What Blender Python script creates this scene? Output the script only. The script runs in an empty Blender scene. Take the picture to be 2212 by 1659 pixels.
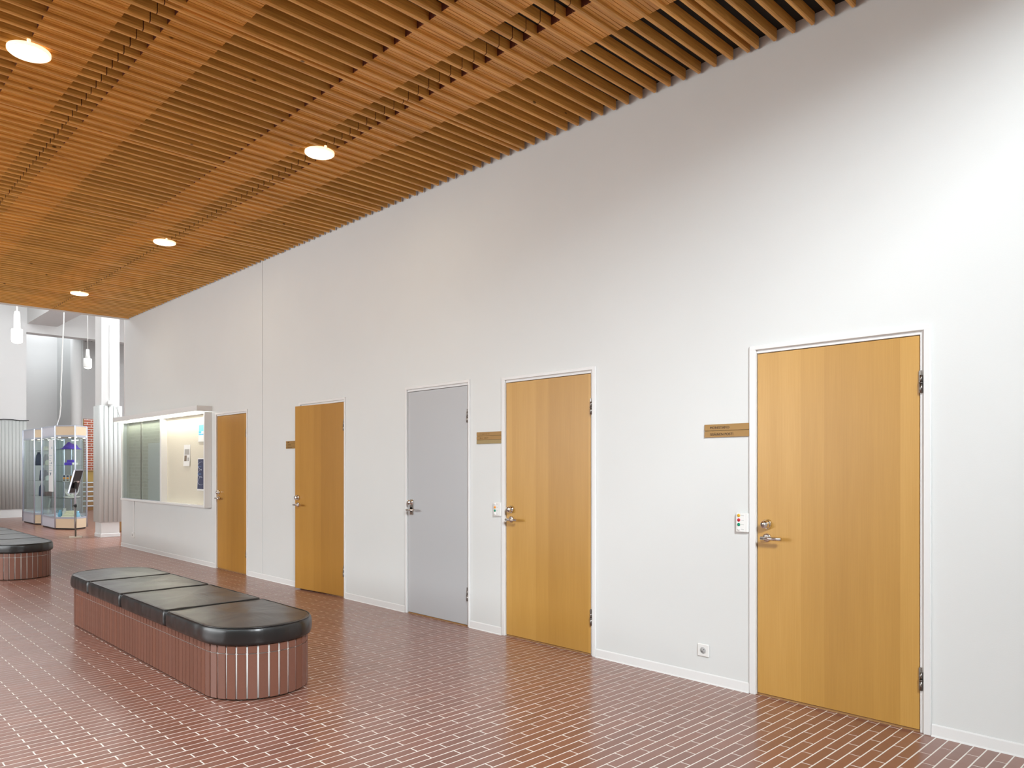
import bpy, math, random
import numpy as np
from mathutils import Vector, Matrix, noise

random.seed(7)
SC = bpy.context.scene
COL = SC.collection
PI = math.pi

# ------------------------------------------------------------------ camera
# photo frame 2212 x 1659; +Y runs into the long wall, -X runs away along it
W_, H_, CX, HY, FPX = 2212, 1659, 1106.0, 1008.4, 1614.9
ANG = math.radians(44.2285)                  # camera axis, measured from -X towards +Y
FW = (-math.cos(ANG), math.sin(ANG)); RT = (math.sin(ANG), math.cos(ANG))
EYE = 1.39
cam = bpy.data.cameras.new('camera'); cam_o = bpy.data.objects.new('camera', cam); COL.objects.link(cam_o)
cam.sensor_width = 36.0; cam.lens = 36.0 * FPX / W_
cam.shift_y = (HY - H_ / 2) / W_
cam.clip_start = 0.05; cam.clip_end = 200
cam_o.location = (0, 0, EYE)
cam_o.rotation_euler = Vector((FW[0], FW[1], 0)).to_track_quat('-Z', 'Y').to_euler()
SC.camera = cam_o

# ------------------------------------------------------------------ world, daylight, exposure
SC.view_settings.view_transform = 'Standard'; SC.view_settings.look = 'None'
SC.view_settings.gamma = 1.0; SC.view_settings.use_curve_mapping = False
SC.view_settings.exposure = 0.38
world = bpy.data.worlds.new('sky'); SC.world = world; world.use_nodes = True
world.node_tree.nodes['Background'].inputs[0].default_value = (0.75, 0.86, 1.0, 1)
world.node_tree.nodes['Background'].inputs[1].default_value = 1.0

def daylight(name, loc, aim, sx, sy, watts, color=(0.92, 0.96, 1.0), spread=180):
    L = bpy.data.lights.new(name, 'AREA'); L.shape = 'RECTANGLE'; L.size = sx; L.size_y = sy
    L.energy = watts; L.color = color; L.spread = math.radians(spread)
    o = bpy.data.objects.new(name, L); COL.objects.link(o); o.location = loc
    o.rotation_euler = Vector(aim).to_track_quat('-Z', 'Z').to_euler()
    return o
# daylight entering through the clerestory at the near end and the hall roof light; the other lamps are added fill
daylight('clerestory_daylight', (3.15, -0.4, 4.82), (-1, 0.40, -0.25), 8.0, 0.7, 1050, (0.90, 0.96, 1.0), 95)
daylight('rear_fill_light', (-9.5, -5.8, 2.3), (0, 1, 0), 9.0, 2.6, 375, (0.97, 0.98, 0.98))  # unseen rear fill, added to lift the general light
daylight('bounce_fill_light', (-6.0, -3.9, 5.75), (0, 0, -1), 15.0, 2.6, 620, (0.86, 0.96, 1.0))  # unseen overhead fill, added so floor bounce brightens the ceiling
daylight('hall_rooflight_daylight', (-15.3, 6.6, 6.45), (0, 0, -1), 1.6, 4.0, 440)
daylight('deep_hall_fill_light', (-19.5, 2.6, 6.45), (0, 0, -1), 4.0, 4.0, 190)  # unseen lamp added to brighten the far hall
daylight('recess_fill_light', (-25.8, 5.5, 6.5), (0, 0, -1), 1.4, 1.2, 34)  # unseen lamp added to lighten the recess walls
daylight('stair_fill_light', (-28.4, 7.9, 6.5), (0, 0, -1), 2.6, 2.6, 150)  # unseen lamp added to light the stairs and red brick
SC.cycles.transparent_max_bounces = 28; SC.cycles.max_bounces = 7; SC.cycles.glossy_bounces = 3; SC.cycles.transmission_bounces = 2; SC.cycles.adaptive_threshold = 0.02

# ------------------------------------------------------------------ materials
MAT = {}
def new_mat(name):
    m = bpy.data.materials.new(name); m.use_nodes = True
    nt = m.node_tree; b = nt.nodes['Principled BSDF']; MAT[name] = m
    return m, nt, b
def simple(name, col, rough=0.5, metal=0.0, emit=None, bump=0.0, bscale=60.0, spec=0.5, coat=0.0):
    m, nt, b = new_mat(name)
    b.inputs['Base Color'].default_value = (*col, 1); b.inputs['Roughness'].default_value = rough
    b.inputs['Metallic'].default_value = metal; b.inputs['Specular IOR Level'].default_value = spec
    b.inputs['Coat Weight'].default_value = coat
    if emit:
        b.inputs['Emission Color'].default_value = (*emit[0], 1); b.inputs['Emission Strength'].default_value = emit[1]
    if bump:
        tc = nt.nodes.new('ShaderNodeTexCoord'); n = nt.nodes.new('ShaderNodeTexNoise')
        n.inputs['Scale'].default_value = bscale; n.inputs['Detail'].default_value = 4
        bp = nt.nodes.new('ShaderNodeBump'); bp.inputs['Strength'].default_value = bump; bp.inputs['Distance'].default_value = 0.01
        nt.links.new(tc.outputs['Object'], n.inputs['Vector']); nt.links.new(n.outputs['Fac'], bp.inputs['Height'])
        nt.links.new(bp.outputs['Normal'], b.inputs['Normal'])
    return m
def ramp(nt, stops):
    r = nt.nodes.new('ShaderNodeValToRGB'); e = r.color_ramp.elements
    while len(e) < len(stops): e.new(0.5)
    for x, (p, c) in zip(e, stops): x.position = p; x.color = (*c, 1)
    return r
def piece_random(nt):
    """random number per piece: per object and, in a joined mesh, per island"""
    oi = nt.nodes.new('ShaderNodeObjectInfo'); g = nt.nodes.new('ShaderNodeNewGeometry')
    a = nt.nodes.new('ShaderNodeMath'); a.operation = 'ADD'; f = nt.nodes.new('ShaderNodeMath'); f.operation = 'FRACT'
    nt.links.new(oi.outputs['Random'], a.inputs[0]); nt.links.new(g.outputs['Random Per Island'], a.inputs[1])
    nt.links.new(a.outputs[0], f.inputs[0])
    return f.outputs[0]
def mixc(nt, a, b, fac, mode='MIX'):
    n = nt.nodes.new('ShaderNodeMix'); n.data_type = 'RGBA'; n.blend_type = mode
    for s, v in ((n.inputs[6], a), (n.inputs[7], b), (n.inputs[0], fac)):
        if hasattr(v, 'is_output'): nt.links.new(v, s)
        else: s.default_value = v if not isinstance(v, tuple) else (*v, 1)
    return n.outputs[2]

def brick_mat(name, stops, rough=0.3, coat=0.0):
    m, nt, b = new_mat(name)
    r = piece_random(nt); cr = ramp(nt, stops); nt.links.new(r, cr.inputs[0])
    tc = nt.nodes.new('ShaderNodeTexCoord')
    n = nt.nodes.new('ShaderNodeTexNoise'); n.inputs['Scale'].default_value = 420; n.inputs['Detail'].default_value = 2
    nt.links.new(tc.outputs['Object'], n.inputs['Vector'])
    sp = ramp(nt, [(0.60, (0, 0, 0)), (0.72, (1, 1, 1))]); nt.links.new(n.outputs['Fac'], sp.inputs[0])
    fac = nt.nodes.new('ShaderNodeMath'); fac.operation = 'MULTIPLY'; fac.inputs[1].default_value = 0.16
    nt.links.new(sp.outputs[0], fac.inputs[0])
    c = mixc(nt, cr.outputs[0], (0.55, 0.38, 0.30), fac.outputs[0])
    n2 = nt.nodes.new('ShaderNodeTexNoise'); n2.inputs['Scale'].default_value = 18; n2.inputs['Detail'].default_value = 3
    nt.links.new(tc.outputs['Object'], n2.inputs['Vector'])
    mr = nt.nodes.new('ShaderNodeMapRange'); mr.inputs['To Min'].default_value = rough - 0.06; mr.inputs['To Max'].default_value = rough + 0.10
    nt.links.new(n2.outputs['Fac'], mr.inputs['Value']); nt.links.new(mr.outputs[0], b.inputs['Roughness'])
    nt.links.new(c, b.inputs['Base Color']); b.inputs['Coat Weight'].default_value = coat; b.inputs['Coat Roughness'].default_value = 0.14
    return m
CLINK = [(0.0, (0.225, 0.092, 0.060)), (0.35, (0.245, 0.101, 0.067)), (0.7, (0.258, 0.110, 0.076)), (1.0, (0.268, 0.106, 0.066))]
brick_mat('clinker_floor', CLINK, 0.30, 0.35)
brick_mat('clinker_shade', [(p, tuple(x * 0.72 for x in c)) for p, c in CLINK], 0.30)  # same clinker as the floor, darkened to paint in the bench's shade
simple('grout', (0.86, 0.83, 0.78), 0.6)
simple('grout_white', (0.74, 0.72, 0.69), 0.8)

def wall_mat():
    m, nt, b = new_mat('white_paint')
    tc = nt.nodes.new('ShaderNodeTexCoord'); n = nt.nodes.new('ShaderNodeTexNoise'); n.inputs['Scale'].default_value = 1.3; n.inputs['Detail'].default_value = 3
    nt.links.new(tc.outputs['Object'], n.inputs['Vector'])
    cr = ramp(nt, [(0.3, (0.725, 0.742, 0.732)), (0.7, (0.745, 0.762, 0.752))]); nt.links.new(n.outputs['Fac'], cr.inputs[0])
    nt.links.new(cr.outputs[0], b.inputs['Base Color']); b.inputs['Roughness'].default_value = 0.62
    n2 = nt.nodes.new('ShaderNodeTexNoise'); n2.inputs['Scale'].default_value = 220
    bp = nt.nodes.new('ShaderNodeBump'); bp.inputs['Strength'].default_value = 0.06; bp.inputs['Distance'].default_value = 0.005
    nt.links.new(tc.outputs['Object'], n2.inputs['Vector']); nt.links.new(n2.outputs['Fac'], bp.inputs['Height']); nt.links.new(bp.outputs['Normal'], b.inputs['Normal'])
wall_mat()
simple('frame_white', (0.80, 0.80, 0.79), 0.42)
simple('hall_white', (0.78, 0.78, 0.77), 0.6)
simple('door_grey', (0.50, 0.51, 0.525), 0.38, bump=0.03, bscale=150)
simple('black_void', (0.012, 0.010, 0.008), 0.9)
simple('steel', (0.72, 0.69, 0.66), 0.22, 1.0)
simple('hinge_steel', (0.26, 0.24, 0.22), 0.35, 1.0)
simple('chrome', (0.85, 0.84, 0.82), 0.10, 1.0)
simple('alu', (0.62, 0.66, 0.76), 0.35, 0.6)
simple('black_plastic', (0.012, 0.012, 0.013), 0.4)
simple('white_plastic', (0.82, 0.82, 0.80), 0.35)
simple('grey_print', (0.45, 0.45, 0.45), 0.6)
simple('led_yellow', (0.75, 0.42, 0.02), 0.25); simple('led_red', (0.55, 0.015, 0.03), 0.25)
simple('led_green', (0.0, 0.26, 0.15), 0.25); simple('led_orange', (0.95, 0.33, 0.02), 0.25); simple('led_white', (0.85, 0.85, 0.83), 0.25)
simple('brass_sign', (0.36, 0.20, 0.055), 0.5, 0.1); simple('brass_sign_pale', (0.34, 0.245, 0.10), 0.5, 0.1)
simple('sign_ink', (0.035, 0.02, 0.012), 0.6); simple('sign_ink_faded', (0.23, 0.13, 0.03), 0.6)
simple('lamp_glow', (1, 1, 1), 0.5, emit=((1.0, 0.86, 0.62), 30.0))
simple('lamp_rim_glow', (0.9, 0.85, 0.75), 0.4, emit=((1.0, 0.80, 0.50), 0.9))  # slight glow put into the downlight ring and its catch knob
simple('tube_glow', (1, 1, 1), 0.5, emit=((1.0, 0.97, 0.84), 26.0))
simple('spot_glow', (1, 1, 1), 0.5, emit=((1.0, 0.9, 0.7), 12.0))
simple('pendant_lit', (0.85, 0.85, 0.83), 0.4, emit=((1.0, 0.97, 0.92), 0.9))  # glow put into the pendant's shade, neck and cord alike
simple('pendant_shade', (0.74, 0.74, 0.71), 0.5)
simple('pendant_glow', (1, 1, 1), 0.5, emit=((1.0, 0.96, 0.88), 4.0))
simple('cream_board', (0.72, 0.68, 0.56), 0.85, bump=0.25, bscale=90)
simple('olive_board', (0.50, 0.48, 0.40), 0.85)
simple('paper', (0.82, 0.82, 0.80), 0.7); simple('photo_grey', (0.42, 0.41, 0.39), 0.6); simple('photo_brown', (0.22, 0.17, 0.13), 0.6)
simple('poster_blue', (0.08, 0.45, 0.80), 0.5); simple('poster_sea', (0.18, 0.68, 0.85), 0.5)
simple('poster_dark', (0.06, 0.07, 0.13), 0.5); simple('poster_mid', (0.10, 0.18, 0.36), 0.5); simple('poster_line', (0.55, 0.60, 0.72), 0.5)
simple('ribbed_grey', (0.60, 0.62, 0.60), 0.6); simple('ribbed_core', (0.42, 0.44, 0.43), 0.7)
simple('maple_panel', (0.74, 0.58, 0.40), 0.45); simple('pale_panel', (0.66, 0.66, 0.74), 0.4)
simple('ochre_wood', (0.52, 0.33, 0.09), 0.5); simple('stair_wood', (0.38, 0.20, 0.07), 0.5); simple('tread_white', (0.70, 0.74, 0.78), 0.5)
simple('violet_cloth', (0.10, 0.04, 0.55), 0.6); simple('sky_glass', (0.25, 0.55, 0.75), 0.15)
simple('ceramic', (0.85, 0.83, 0.76), 0.3); simple('felt_cream', (0.80, 0.72, 0.52), 0.9); simple('navy', (0.03, 0.05, 0.12), 0.6)
simple('dark_red', (0.15, 0.03, 0.03), 0.5); simple('brown_vase', (0.30, 0.16, 0.04), 0.35)
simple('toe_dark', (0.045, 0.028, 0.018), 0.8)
simple('banner_white', (0.86, 0.87, 0.88), 0.7)
simple('black_board', (0.015, 0.016, 0.02), 0.35)
simple('stand_base', (0.50, 0.42, 0.33), 0.6)
simple('pale_door', (0.52, 0.60, 0.70), 0.5)

def leather():
    m, nt, b = new_mat('black_leather')
    b.inputs['Base Color'].default_value = (0.008, 0.008, 0.0085, 1)
    tc = nt.nodes.new('ShaderNodeTexCoord')
    n = nt.nodes.new('ShaderNodeTexNoise'); n.inputs['Scale'].default_value = 3; n.inputs['Detail'].default_value = 2; n.inputs['Distortion'].default_value = 0.5
    nt.links.new(tc.outputs['Object'], n.inputs['Vector'])
    mr = nt.nodes.new('ShaderNodeMapRange'); mr.inputs['To Min'].default_value = 0.24; mr.inputs['To Max'].default_value = 0.40
    nt.links.new(n.outputs['Fac'], mr.inputs['Value']); nt.links.new(mr.outputs[0], b.inputs['Roughness'])
    n2 = nt.nodes.new('ShaderNodeTexNoise'); n2.inputs['Scale'].default_value = 5; n2.inputs['Detail'].default_value = 2; n2.inputs['Distortion'].default_value = 1.5
    mp = nt.nodes.new('ShaderNodeMapping'); mp.inputs['Scale'].default_value = (0.6, 1.5, 1.0); mp.inputs['Rotation'].default_value = (0, 0, 0.5)
    nt.links.new(tc.outputs['Object'], mp.inputs['Vector']); nt.links.new(mp.outputs[0], n2.inputs['Vector'])
    bp = nt.nodes.new('ShaderNodeBump'); bp.inputs['Strength'].default_value = 0.18; bp.inputs['Distance'].default_value = 0.02
    nt.links.new(n2.outputs['Fac'], bp.inputs['Height']); nt.links.new(bp.outputs['Normal'], b.inputs['Normal'])
    b.inputs['Specular IOR Level'].default_value = 0.55; b.inputs['Coat Weight'].default_value = 0.3; b.inputs['Coat Roughness'].default_value = 0.28
leather()

def wood(name, c_dark, c_mid, c_light, axis, rough=0.42, fine=90.0, var=0.5, knots=True):
    """plank wood: grain runs along axis (1 = Y, 2 = Z)"""
    m, nt, b = new_mat(name)
    tc = nt.nodes.new('ShaderNodeTexCoord'); r = piece_random(nt)
    off = nt.nodes.new('ShaderNodeCombineXYZ')
    k = nt.nodes.new('ShaderNodeMath'); k.operation = 'MULTIPLY'; k.inputs[1].default_value = 37.0
    nt.links.new(r, k.inputs[0])
    for i in range(3): nt.links.new(k.outputs[0], off.inputs[i])
    ad = nt.nodes.new('ShaderNodeVectorMath'); ad.operation = 'ADD'
    nt.links.new(tc.outputs['Object'], ad.inputs[0]); nt.links.new(off.outputs[0], ad.inputs[1])
    mp = nt.nodes.new('ShaderNodeMapping'); s = [1.0, 1.0, 1.0]; s[axis] = 0.045; mp.inputs['Scale'].default_value = s
    nt.links.new(ad.outputs[0], mp.inputs['Vector'])
    n = nt.nodes.new('ShaderNodeTexNoise'); n.inputs['Scale'].default_value = fine; n.inputs['Detail'].default_value = 4; n.inputs['Distortion'].default_value = 0.6
    nt.links.new(mp.outputs[0], n.inputs['Vector'])
    cr = ramp(nt, [(0.30, c_dark), (0.5, c_mid), (0.72, c_light)]); nt.links.new(n.outputs['Fac'], cr.inputs[0])
    v = nt.nodes.new('ShaderNodeMapRange'); v.inputs['To Min'].default_value = 1 - var / 2; v.inputs['To Max'].default_value = 1 + var / 2
    nt.links.new(r, v.inputs['Value'])
    hs = nt.nodes.new('ShaderNodeHueSaturation'); nt.links.new(v.outputs[0], hs.inputs['Value']); nt.links.new(cr.outputs[0], hs.inputs['Color'])
    out = hs.outputs[0]
    if knots:
        vo = nt.nodes.new('ShaderNodeTexVoronoi'); vo.inputs['Scale'].default_value = 4.5
        m2 = nt.nodes.new('ShaderNodeMapping'); s2 = [1, 1, 1]; s2[axis] = 0.55; m2.inputs['Scale'].default_value = s2
        nt.links.new(ad.outputs[0], m2.inputs['Vector']); nt.links.new(m2.outputs[0], vo.inputs['Vector'])
        kr = ramp(nt, [(0.028, (1, 1, 1)), (0.05, (0, 0, 0))]); nt.links.new(vo.outputs['Distance'], kr.inputs[0])
        out = mixc(nt, out, tuple(x * 0.35 for x in c_dark), kr.outputs[0])
    nt.links.new(out, b.inputs['Base Color']); b.inputs['Roughness'].default_value = rough
    return m
wood('slat_pine', (0.58, 0.275, 0.058), (0.74, 0.375, 0.085), (0.84, 0.47, 0.130), 1, rough=0.36, var=0.24)
wood('filler_pine', (0.52, 0.225, 0.038), (0.67, 0.315, 0.058), (0.80, 0.41, 0.095), 1, rough=0.40, var=0.20)
simple('red_end', (0.14, 0.035, 0.018), 0.7)

def veneer(name, tint):
    m, nt, b = new_mat(name)
    tc = nt.nodes.new('ShaderNodeTexCoord'); oi = nt.nodes.new('ShaderNodeObjectInfo')
    sx = nt.nodes.new('ShaderNodeSeparateXYZ'); nt.links.new(tc.outputs['Object'], sx.inputs[0])
    # sheets of veneer about 0.13 m wide, each with its own tone
    dv = nt.nodes.new('ShaderNodeMath'); dv.operation = 'MULTIPLY_ADD'; dv.inputs[1].default_value = 7.4; nt.links.new(sx.outputs[0], dv.inputs[0]); nt.links.new(oi.outputs['Random'], dv.inputs[2])
    fl = nt.nodes.new('ShaderNodeMath'); fl.operation = 'FLOOR'; nt.links.new(dv.outputs[0], fl.inputs[0])
    wn = nt.nodes.new('ShaderNodeTexWhiteNoise'); wn.noise_dimensions = '1D'; nt.links.new(fl.outputs[0], wn.inputs['W'])
    fr = nt.nodes.new('ShaderNodeMath'); fr.operation = 'FRACT'; nt.links.new(dv.outputs[0], fr.inputs[0])
    mp = nt.nodes.new('ShaderNodeMapping'); mp.inputs['Scale'].default_value = (1, 1, 0.02); nt.links.new(tc.outputs['Object'], mp.inputs['Vector'])
    n = nt.nodes.new('ShaderNodeTexNoise'); n.inputs['Scale'].default_value = 170; n.inputs['Detail'].default_value = 3
    nt.links.new(mp.outputs[0], n.inputs['Vector'])
    mp2 = nt.nodes.new('ShaderNodeMapping'); mp2.inputs['Scale'].default_value = (1, 1, 0.1); nt.links.new(tc.outputs['Object'], mp2.inputs['Vector'])
    n2 = nt.nodes.new('ShaderNodeTexNoise'); n2.inputs['Scale'].default_value = 12; nt.links.new(mp2.outputs[0], n2.inputs['Vector'])
    a = nt.nodes.new('ShaderNodeMath'); a.operation = 'MULTIPLY_ADD'; a.inputs[1].default_value = 0.60; nt.links.new(wn.outputs['Value'], a.inputs[0])
    c_ = nt.nodes.new('ShaderNodeMath'); c_.operation = 'MULTIPLY'; c_.inputs[1].default_value = 0.30; nt.links.new(n.outputs['Fac'], c_.inputs[0]); nt.links.new(c_.outputs[0], a.inputs[2])
    a2 = nt.nodes.new('ShaderNodeMath'); a2.operation = 'MULTIPLY_ADD'; a2.inputs[1].default_value = 0.28; nt.links.new(n2.outputs['Fac'], a2.inputs[0]); nt.links.new(a.outputs[0], a2.inputs[2])
    d, mid, l = [tuple(x * t for x, t in zip(c, tint)) for c in ((0.44, 0.225, 0.042), (0.53, 0.285, 0.060), (0.63, 0.36, 0.095))]
    cr = ramp(nt, [(0.2, d), (0.55, mid), (0.9, l)]); nt.links.new(a2.outputs[0], cr.inputs[0])
    nt.links.new(cr.outputs[0], b.inputs['Base Color']); b.inputs['Roughness'].default_value = 0.36
veneer('birch_veneer', (1, 1, 1)); veneer('birch_veneer_aged', (0.88, 0.80, 0.62))
simple('veneer_edge', (0.60, 0.34, 0.10), 0.5)

def glass():
    m, nt, b = new_mat('clear_glass'); nt.nodes.remove(b)
    out = nt.nodes['Material Output']; tr = nt.nodes.new('ShaderNodeBsdfTransparent'); tr.inputs[0].default_value = (0.93, 0.97, 0.97, 1)
    gl = nt.nodes.new('ShaderNodeBsdfGlossy'); gl.inputs['Roughness'].default_value = 0.01
    fr = nt.nodes.new('ShaderNodeFresnel'); ge = nt.nodes.new('ShaderNodeNewGeometry')
    io = nt.nodes.new('ShaderNodeMapRange'); io.inputs['To Min'].default_value = 1.5; io.inputs['To Max'].default_value = 1 / 1.5
    nt.links.new(ge.outputs['Backfacing'], io.inputs['Value']); nt.links.new(io.outputs[0], fr.inputs[0])
    mx = nt.nodes.new('ShaderNodeMixShader'); nt.links.new(fr.outputs[0], mx.inputs[0]); nt.links.new(tr.outputs[0], mx.inputs[1]); nt.links.new(gl.outputs[0], mx.inputs[2])
    nt.links.new(mx.outputs[0], out.inputs[0])
glass()
def brick_wall_mat(name, c1, c2, mortar, bw, bh):
    m, nt, b = new_mat(name)
    tc = nt.nodes.new('ShaderNodeTexCoord'); sx = nt.nodes.new('ShaderNodeSeparateXYZ'); nt.links.new(tc.outputs['Object'], sx.inputs[0])
    ad = nt.nodes.new('ShaderNodeMath'); ad.operation = 'ADD'; nt.links.new(sx.outputs[0], ad.inputs[0]); nt.links.new(sx.outputs[1], ad.inputs[1])
    cb = nt.nodes.new('ShaderNodeCombineXYZ'); nt.links.new(ad.outputs[0], cb.inputs[0]); nt.links.new(sx.outputs[2], cb.inputs[1])
    t = nt.nodes.new('ShaderNodeTexBrick'); t.inputs['Scale'].default_value = 1.0
    t.inputs['Brick Width'].default_value = bw; t.inputs['Row Height'].default_value = bh; t.inputs['Mortar Size'].default_value = 0.012
    t.inputs['Color1'].default_value = (*c1, 1); t.inputs['Color2'].default_value = (*c2, 1); t.inputs['Mortar'].default_value = (*mortar, 1)
    nt.links.new(cb.outputs[0], t.inputs['Vector']); nt.links.new(t.outputs['Color'], b.inputs['Base Color']); b.inputs['Roughness'].default_value = 0.8
brick_wall_mat('red_brick_wall', (0.52, 0.13, 0.06), (0.42, 0.09, 0.05), (0.75, 0.68, 0.62), 0.25, 0.085)
brick_wall_mat('grey_brick_wall', (0.42, 0.39, 0.34), (0.30, 0.28, 0.25), (0.50, 0.48, 0.44), 0.30, 0.10)

# ------------------------------------------------------------------ mesh helpers
class MB:
    """collects shapes; build() links them as ONE mesh object"""
    def __init__(s): s.v = []; s.f = []; s.m = []; s.sm = []
    def add(s, vs, fs, mi=0, smooth=False):
        k = len(s.v); s.v += [tuple(p) for p in vs]; s.f += [tuple(i + k for i in f) for f in fs]; s.m += [mi] * len(fs); s.sm += [smooth] * len(fs)
        return s
    def box(s, x0, x1, y0, y1, z0, z1, mi=0):
        x0, x1 = sorted((x0, x1)); y0, y1 = sorted((y0, y1)); z0, z1 = sorted((z0, z1))
        vs = [(x, y, z) for z in (z0, z1) for y in (y0, y1) for x in (x0, x1)]
        return s.add(vs, [(0, 2, 3, 1), (4, 5, 7, 6), (0, 1, 5, 4), (2, 6, 7, 3), (0, 4, 6, 2), (1, 3, 7, 5)], mi)
    def bbox(s, x0, x1, y0, y1, z0, z1, b=0.003, mi=0):
        """box with all twelve edges chamfered"""
        X = (x0, x0 + b, x1 - b, x1); Y = (y0, y0 + b, y1 - b, y1); Z = (z0, z0 + b, z1 - b, z1)
        vs = []; ix = {}
        for sx in (0, 1):
            for sy in (0, 1):
                for sz in (0, 1):
                    for ax in range(3):
                        p = [X[3 if sx else 0] if ax == 0 else X[2 if sx else 1], Y[3 if sy else 0] if ax == 1 else Y[2 if sy else 1], Z[3 if sz else 0] if ax == 2 else Z[2 if sz else 1]]
                        ix[(sx, sy, sz, ax)] = len(vs); vs.append(tuple(p))
        fs = []
        for ax in range(3):
            o1, o2 = [a for a in range(3) if a != ax]
            for sd in (0, 1):
                q = []
                for a, c in ((0, 0), (1, 0), (1, 1), (0, 1)):
                    k = [0, 0, 0]; k[ax] = sd; k[o1] = a; k[o2] = c; q.append(ix[(*k, ax)])
                fs.append(tuple(q))
        for ax in range(3):
            o1, o2 = [a for a in range(3) if a != ax]
            for a in (0, 1):
                for c in (0, 1):
                    k0 = [0, 0, 0]; k0[o1] = a; k0[o2] = c; k1 = list(k0); k1[ax] = 1
                    fs.append((ix[(*k0, o1)], ix[(*k1, o1)], ix[(*k1, o2)], ix[(*k0, o2)]))
        for sx in (0, 1):
            for sy in (0, 1):
                for sz in (0, 1): fs.append(tuple(ix[(sx, sy, sz, a)] for a in range(3)))
        return s.add(vs, fs, mi)
    def prism(s, pts, z0, z1, mi=0, smooth=False):
        n = len(pts); vs = [(x, y, z0) for x, y in pts] + [(x, y, z1) for x, y in pts]
        s.add(vs, [tuple(reversed(range(n))), tuple(range(n, 2 * n))], mi)
        k = len(s.v) - 2 * n
        for i in range(n):
            j = (i + 1) % n; s.f.append((k + i, k + j, k + n + j, k + n + i)); s.m.append(mi); s.sm.append(smooth)
        return s
    def tube(s, pts, r, n=10, mi=0, smooth=True, caps=True):
        """round bar through points; r is a number or one radius per point"""
        P = [Vector(p) for p in pts]; rs = r if isinstance(r, (list, tuple)) else [r] * len(P); k = len(s.v)
        ref = None; fs = []
        for i, p in enumerate(P):
            t = (P[min(i + 1, len(P) - 1)] - P[max(i - 1, 0)]).normalized()
            if ref is None: ref = t.orthogonal().normalized()
            ref = (ref - t * ref.dot(t)).normalized(); b = t.cross(ref)
            for j in range(n):
                a = 2 * PI * j / n; s.v.append(tuple(p + (ref * math.cos(a) + b * math.sin(a)) * rs[i]))
        for i in range(len(P) - 1):
            for j in range(n):
                q = (j + 1) % n; fs.append((k + i * n + j, k + i * n + q, k + (i + 1) * n + q, k + (i + 1) * n + j))
        s.f += fs; s.m += [mi] * len(fs); s.sm += [smooth] * len(fs)
        if caps:
            s.f += [tuple(k + j for j in reversed(range(n))), tuple(k + (len(P) - 1) * n + j for j in range(n))]; s.m += [mi] * 2; s.sm += [False] * 2
        return s
    def lathe(s, prof, c=(0, 0, 0), axis='z', n=24, mi=0, smooth=True):
        """prof = (radius, height) pairs turned about an axis"""
        k = len(s.v); m = len(prof)
        for r, h in prof:
            for j in range(n):
                a = 2 * PI * j / n; u, w = r * math.cos(a), r * math.sin(a)
                s.v.append({'z': (c[0] + u, c[1] + w, c[2] + h), 'y': (c[0] + u, c[1] + h, c[2] + w), 'x': (c[0] + h, c[1] + u, c[2] + w)}[axis])
        for i in range(m - 1):
            for j in range(n):
                q = (j + 1) % n; s.f.append((k + i * n + j, k + i * n + q, k + (i + 1) * n + q, k + (i + 1) * n + j)); s.m.append(mi); s.sm.append(smooth)
        if prof[0][0] > 1e-6: s.f.append(tuple(k + j for j in reversed(range(n)))); s.m.append(mi); s.sm.append(False)
        if prof[-1][0] > 1e-6: s.f.append(tuple(k + (m - 1) * n + j for j in range(n))); s.m.append(mi); s.sm.append(False)
        return s
    def mesh(s, name, mats):
        me = bpy.data.meshes.new(name); me.from_pydata(s.v, [], s.f)
        for m in ([mats] if isinstance(mats, str) else mats): me.materials.append(MAT[m])
        me.polygons.foreach_set('material_index', s.m); me.polygons.foreach_set('use_smooth', s.sm)
        me.validate(); me.update()
        import bmesh
        bm = bmesh.new(); bm.from_mesh(me); bmesh.ops.recalc_face_normals(bm, faces=bm.faces[:]); bm.to_mesh(me); bm.free()
        return me
    def build(s, name, mats, parent=None, loc=(0, 0, 0), rotz=0.0):
        return link(name, s.mesh(name, mats), parent, loc, rotz)
def link(name, me, parent=None, loc=(0, 0, 0), rotz=0.0):
    o = bpy.data.objects.new(name, me); COL.objects.link(o); o.parent = parent; o.location = loc
    if rotz: o.rotation_euler = (0, 0, rotz)
    return o
def tag(o, label=None, cat=None, group=None, kind=None):
    for k, v in (('label', label), ('category', cat), ('group', group), ('kind', kind)):
        if v: o[k] = v
    return o
def thing(name, label, cat, loc=(0, 0, 0), rotz=0.0, group=None, kind=None):
    o = bpy.data.objects.new(name, None); COL.objects.link(o); o.location = loc; o.rotation_euler = (0, 0, rotz); o.empty_display_size = 0.1
    return tag(o, label, cat, group, kind)
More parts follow.
